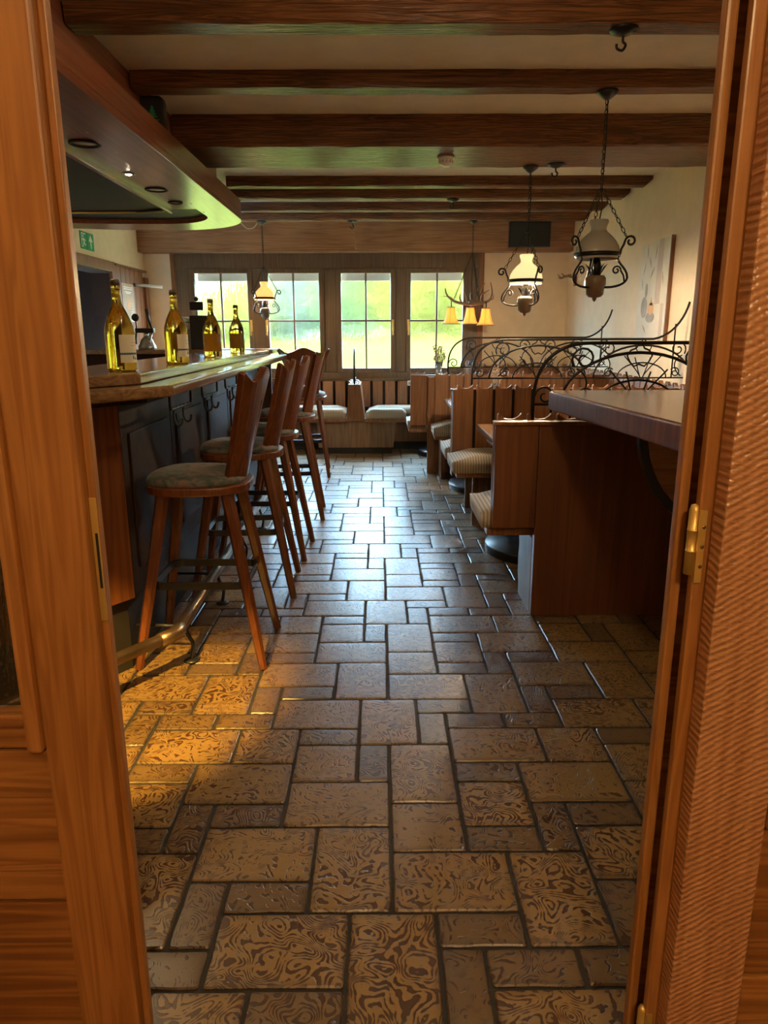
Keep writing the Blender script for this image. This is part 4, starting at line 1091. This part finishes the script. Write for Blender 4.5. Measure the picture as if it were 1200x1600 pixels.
# ================================================================== LAMPS
def chain(m, p, q, link=.030, r=.0024, w=.0085):
    p, q = Vector(p), Vector(q); L_ = (q - p).length; n = max(2, int(L_ / (link * .78)))
    t = (q - p).normalized(); a = t.orthogonal().normalized(); b = t.cross(a)
    for i in range(n):
        c = p.lerp(q, (i + .5) / n); s = a if i % 2 else b
        m.tube([c + t * (link * .5 * math.cos(k * PI / 4)) + s * (w * math.sin(k * PI / 4)) for k in range(8)], r, 4, True)
    return m
def oil_lamp(x, y, zc, z0, rot, shade, label, lit):
    t = thing('oil_lamp_pendant', label, 'pendant lamp', (x, y, z0), rot, 'oil lamp pendants')
    zt = zc - z0
    MB().lathe([(.055, zt), (.052, zt - .012), (.03, zt - .03), (.012, zt - .042), (0, zt - .042)], n=18).build('ceiling_rose', 'ironb', t)
    zj = .15
    ch = MB(); chain(ch, (0, 0, zt - .04), (0, 0, zj + .01)); ch.tube([(.004, 0, zt - .04), (.010, .004, (zt + zj) / 2), (.004, 0, zj)], .003, 5)
    ch.tube([(.0, 0, zj), (.012, .004, zj * .5), (0, 0, -.01)], .0035, 5); ch.build('chain', 'iron', t)
    hk_ = MB(); hk_.lathe([(0, zj - .012), (.015, zj - .006), (.015, zj + .004), (0, zj + .012)], n=10); hk_.build('chain_hub', 'iron', t)
    angs = [-PI / 6, 7 * PI / 6, PI / 2]
    for a in angs:
        c, s = math.cos(a), math.sin(a)
        ch = MB(); chain(ch, (.01 * c, .01 * s, zj), (.150 * c, .150 * s, -.095), .034); ch.build('chain', 'iron', t)
        path = [(p[0], p[1]) for p in reversed(spiral(.172, -.118, .030, .010, PI, -1.15, 14))] + [(.138, -.132), (.126, -.155), (.123, -.178)] + \
            bez((.120, -.182), (.085, -.215), (.165, -.245), (.168, -.300), 8) + bez((.168, -.302), (.165, -.335), (.11, -.352), (.05, -.348), 8)
        ar = MB().tube([(r * c, r * s, z) for r, z in path], .0062, 6).build('scroll_arm', 'iron', t)
        MB().tube([(r * c, r * s, z) for r, z in [(.155, -.325), (.148, -.29), (.130, -.262)] + spiral(.108, -.262, .024, .007, .2, 1.2, 12)], .0050, 6).build('scroll', 'iron', ar)
    MB().lathe([(.122, -.168), (.124, -.168), (.124, -.190), (.122, -.190), (.122, -.168)], n=32).build('shade_ring', 'iron', t)
    so = [(.048, 0), (.050, -.012), (.043, -.030), (.040, -.048), (.046, -.060), (.070, -.080), (.095, -.108), (.112, -.138), (.118, -.172), (.114, -.20)]
    si = [(r - .004, z) for r, z in reversed(so)]
    MB().lathe(so + si, n=32).build('glass_shade', shade, t)
    MB().lathe([(.018, -.20), (.021, -.215), (.028, -.24), (.028, -.262), (.022, -.285)], n=16).build('burner', 'iron', t)
    lf = MB()
    for k in range(6):
        a = k * PI / 3; c, s = math.cos(a), math.sin(a); w = .009
        lf.add([(.02 * c - w * s, .02 * s + w * c, -.285), (.02 * c + w * s, .02 * s - w * c, -.285), (.040 * c + w * .8 * s, .040 * s - w * .8 * c, -.24), (.062 * c, .062 * s, -.222), (.040 * c - w * .8 * s, .040 * s + w * .8 * c, -.24)], [(0, 1, 2, 3, 4)])
    lf.build('leaf_crown', 'iron', t)
    MB().lathe([(.0, -.284), (.045, -.286), (.056, -.300), (.058, -.335), (.050, -.350), (.046, -.385), (.034, -.398), (.012, -.402), (.012, -.41), (.007, -.418), (0, -.424)], n=20).build('font', 'ceramic', t)
    if lit:
        b = MB().lathe([(0, -.212), (.012, -.205), (.022, -.18), (.026, -.155), (.02, -.13), (0, -.118)], n=14).build('bulb', 'bulb', t)
        point_light('bulb_light', (0, 0, -.215), lit[0], lit[1], .035, t)
    else:
        MB().lathe([(.014, -.20), (.016, -.17), (.014, -.10), (.012, -.03)], n=12).build('chimney', 'vase', t)
    return t
oil_lamp(1.185, 4.12, 2.63, 2.005, 0, 'opal_off', 'unlit oil lamp pendant with grey opal shade, nearest the doorway', None)
oil_lamp(1.045, 5.37, 2.53, 1.955, -.65, 'opal_on', 'lit oil lamp pendant with cream glass shade over the booths', (110, (1, .76, .48)))
oil_lamp(-1.315, 8.54, 2.63, 1.985, .35, 'opal_amber', 'lit oil lamp pendant with orange shade before the windows at the bar end', (30, (1, .62, .28)))

# antler chandelier
al = thing('antler_lamp', 'antler chandelier with three orange bell shades before the rightmost window', 'chandelier', (1.05, 8.545, 1.76))
zt = 2.63 - 1.76
MB().lathe([(.05, zt), (.045, zt - .015), (.015, zt - .035), (0, zt - .035)], n=16).build('ceiling_rose', 'ironb', al)
ch = MB(); chain(ch, (0, 0, zt - .03), (0, 0, .53)); ch.build('chain', 'iron', al)
for (tx, ty, tz) in ((-.20, 0, .03), (.10, .09, .05), (.06, -.10, .04), (0, 0, .0)):
    ch = MB(); chain(ch, (0, 0, .53), (tx, ty, tz)); ch.build('chain', 'iron', al)
def antler(pts, tines, r=.02):
    a = MB(); p = smooth_path(pts, 6); n = len(p)
    a.tube(p, [r * (1 - .75 * (i / (n - 1)) ** 1.3) for i in range(n)], 8)
    for tn in tines:
        q = smooth_path(tn, 5); k = len(q); a.tube(q, [r * .62 * (1 - .8 * i / (k - 1)) for i in range(k)], 7)
    return a.build('antler', 'antler', al)
antler([(.02, 0, -.03), (-.10, -.02, -.02), (-.21, -.04, .01), (-.28, -.03, .07), (-.305, -.02, .145)], [[(-.12, -.02, -.01), (-.14, -.05, .05), (-.13, -.06, .09)], [(-.21, -.04, .02), (-.26, -.07, .05), (-.33, -.08, .06)], [(-.05, -.01, -.01), (-.06, .03, .06), (-.09, .04, .12)]])
antler([(-.02, 0, -.03), (.09, -.05, -.02), (.19, -.07, .01), (.225, -.06, .09), (.205, -.05, .21)], [[(.10, -.05, 0), (.12, -.02, .08), (.20, 0, .13)], [(.19, -.07, .02), (.23, -.10, .03), (.235, -.11, .08)]])
antler([(0, 0, -.02), (.03, .08, 0), (.07, .16, .05), (.13, .20, .13), (.17, .19, .22)], [[(.03, .08, 0), (.0, .12, .06), (.01, .13, .12)], [(.07, .16, .05), (.12, .14, .09), (.18, .12, .10)]])
MB().lathe([(.0, -.055), (.03, -.045), (.04, -.02), (.03, .01), (.0, .02)], n=14).build('hub', 'antler', al)
for (sx, sy, sz, k) in ((-.235, -.02, -.06, 0), (.0, .10, -.06, 1), (.155, -.08, -.075, 2)):
    MB().tube(smooth_path([(sx, sy, sz + .07), (sx + .005, sy, sz + .03), (sx, sy, sz - .02)]), .007, 8).build('lamp_holder', 'iron', al)
    so = [(.045, sz), (.048, sz - .02), (.058, sz - .09), (.075, sz - .15), (.100, sz - .185)]
    sh = MB().lathe(so + [(r - .003, z) for r, z in reversed(so)], (sx, sy, 0), 24).build('lamp_shade', 'shade', al)
    rg = MB().lathe([(.0455, sz + .003), (.0475, sz + .003), (.0485, sz - .006), (.0465, sz - .006)], (sx, sy, 0), 24)
    rg.lathe([(.0985, sz - .180), (.1025, sz - .180), (.1035, sz - .188), (.0995, sz - .188)], (sx, sy, 0), 24)
    for q in range(6):
        a = q * PI / 3 + .3
        rg.tube([(sx + (r + .001) * math.cos(a), sy + (r + .001) * math.sin(a), z) for r, z in so], .0022, 4)
    rg.build('shade_wire', 'antler', sh)
    point_light('shade_light', (sx, sy, sz - .09), 5, (1, .55, .2), .025, al)

# ================================================================== SMALL FITTINGS
def ceiling_hook(x, y, z, label):
    t = thing('ceiling_hook', label, 'hook', (x, y, z), 0, 'iron hooks on the ceiling beams')
    MB().lathe([(.06, 0), (.056, -.008), (.03, -.02), (.01, -.026), (0, -.026)], n=18).build('rose', 'iron', t)
    MB().tube(smooth_path([(0, 0, -.02), (0, 0, -.045), (.012, 0, -.058), (.0, 0, -.078), (-.022, 0, -.072), (-.026, 0, -.055)]), .0055, 6).build('hook', 'iron', t)
ceiling_hook(1.01, 3.34, 2.63, 'iron ceiling hook on the beam nearest the doorway')
ceiling_hook(1.205, 5.30, 2.53, 'iron ceiling hook on the wide main beam')
ceiling_hook(.69, 7.215, 2.63, 'small iron ceiling hook on a thin beam over the booths')
ceiling_hook(-.30, 8.54, 2.63, 'iron ceiling hook on the beam nearest the windows')
sd = thing('smoke_detector', 'white round smoke detector under the wide main beam', 'smoke detector', (.436, 5.09, 2.53))
MB().lathe([(.055, 0), (.055, -.012), (.05, -.014), (0, -.014)], n=24).build('base', 'white', sd)
MB().lathe([(.047, -.014), (.049, -.026), (.042, -.045), (.025, -.056), (0, -.058)], n=24).build('cover', 'white', sd)
for k in range(12):
    a = k * PI / 6; MB().box(-.004, .004, .0445, .049, -.038, -.024).xf(Matrix.Rotation(a, 4, 'Z')).build('vent', 'grey', sd)
spk = thing('loudspeaker', 'dark loudspeaker box on the header beam right of the windows', 'loudspeaker', (1.785, 9.10, 2.405))
MB().box(-.245, .245, -.075, 0, 0, .285).build('case', 'ironb', spk, .006)
MB().box(-.225, .225, -.082, -.075, .02, .265).build('grille_cloth', 'speaker', spk, .004)
pc = thing('wall_painting', 'tall pale painting with apricot pear shape on the right wall', 'painting', (XR - .002, 5.98, 1.345))
MB().box(-.026, 0, 0, .67, 0, .81).build('canvas', 'canvas', pc, .002)
MB().box(-.03, 0, -.014, 0, -.005, .815).build('frame_edge', 'bench', pc)
def paint(poly, m, nm='brush_shape'): MB().prism(poly, -.0275, -.026, 'X').build(nm, m, pc)
paint([(.16, .30), (.27, .30), (.25, .81), (.15, .81)], 'paintpink'); paint([(.06, 0), (.12, 0), (.12, .3), (.07, .3)], 'paintpink')
def blob(cy, cz, ry, rz, n=14): return [(cy + ry * math.cos(2 * PI * i / n), cz + rz * math.sin(2 * PI * i / n)) for i in range(n)]
MB().prism(blob(.33, .265, .065, .05) , -.0285, -.0275, 'X').build('pear', 'paintor', pc)
MB().prism([(.30, .29), (.36, .29), (.335, .36), (.325, .36)], -.0285, -.0275, 'X').build('pear', 'paintor', pc)
paint(blob(.34, .195, .10, .045), 'paintgrey'); paint(blob(.50, .28, .07, .09), 'paintgrey')
paint(blob(.47, .42, .03, .06), 'paintgrey')
for (cy, cz, a) in ((.42, .65, .5), (.55, .60, -.4), (.50, .74, .2), (.36, .56, -.7), (.58, .48, .4), (.12, .50, .3), (.30, .72, -.3), (.46, .10, .9)):
    d = Vector((math.sin(a), math.cos(a))) * .055; w = Vector((d.y, -d.x)) * .16; c = Vector((cy, cz))
    paint([tuple(c - d), tuple(c + w), tuple(c + d), tuple(c - w)], 'paintgrey', 'brush_stroke')
am = thing('antler_mount', 'small pale antler trophy on the right wall near the window corner', 'antlers', (XR - .001, 8.9, 2.02))
MB().prism([(-.04, -.07), (.04, -.07), (.05, .03), (0, .07), (-.05, .03)], -.02, 0, 'X').build('shield', 'bench', am, .003)
for s in (-1, 1):
    a = MB().tube(smooth_path([(-.02, s * .02, .02), (-.09, s * .07, .05), (-.15, s * .10, .03), (-.20, s * .09, .07)]), [.012] * 12 + [.01, .009, .008, .007, .006, .005, .003], 6)
    a.tube(smooth_path([(-.12, s * .085, .045), (-.17, s * .05, .02), (-.21, s * .03, .03)], 4), [.008] * 5 + [.006, .005, .004, .003], 6); a.build('antler', 'antler', am)
cbl = MB().tube(smooth_path([(-1.60, 8.46, 2.62), (-1.53, 8.44, 2.60), (-1.47, 8.45, 2.545), (-1.40, 8.47, 2.55), (-1.36, 8.50, 2.60)]), .004, 6).build('lamp_cable', 'white')
tag(cbl, 'thin white cable looping beside the orange pendant ceiling rose', 'cable')

# hall lamps behind the camera
for k, (x, y, e, col, lab) in enumerate(((.25, -1.0, 23, (1, .68, .33), 'hall ceiling lamp behind the doorway'), (-.95, .50, 0, (1, .60, .22), 'hall ceiling spot lamp left of the doorway'))):
    t = thing('hall_ceiling_lamp', lab, 'ceiling lamp', (x, y, 2.6), 0, 'hall ceiling lamps')
    MB().lathe([(.09, 0), (.09, -.03), (.08, -.035), (0, -.035)], n=20).build('base', 'brass', t)
    MB().lathe([(.075, -.036), (.07, -.06), (.04, -.075), (0, -.08)], n=20).build('globe', 'bulb', t)
    if e: point_light('hall_light', (0, 0, -.12), e, col, .05, t)
    else: spot_light('hall_spot', (0, 0, -.12), 2100, (1, .55, .11), 25, .03, t, (-.06, 2.1, -2.45))

rl = thing('room_ceiling_lamp', 'round opal ceiling lamp just inside the doorway', 'ceiling lamp', (.25, 1.95, ZC))
MB().lathe([(.14, 0), (.14, -.02), (.13, -.025), (0, -.025)], n=28).build('base', 'brass', rl)
MB().lathe([(.125, -.026), (.12, -.06), (.08, -.09), (0, -.10)], n=28).build('globe', 'bulb', rl)
point_light('room_light', (0, 0, -.16), 3.2, (1, .74, .44), .08, rl)
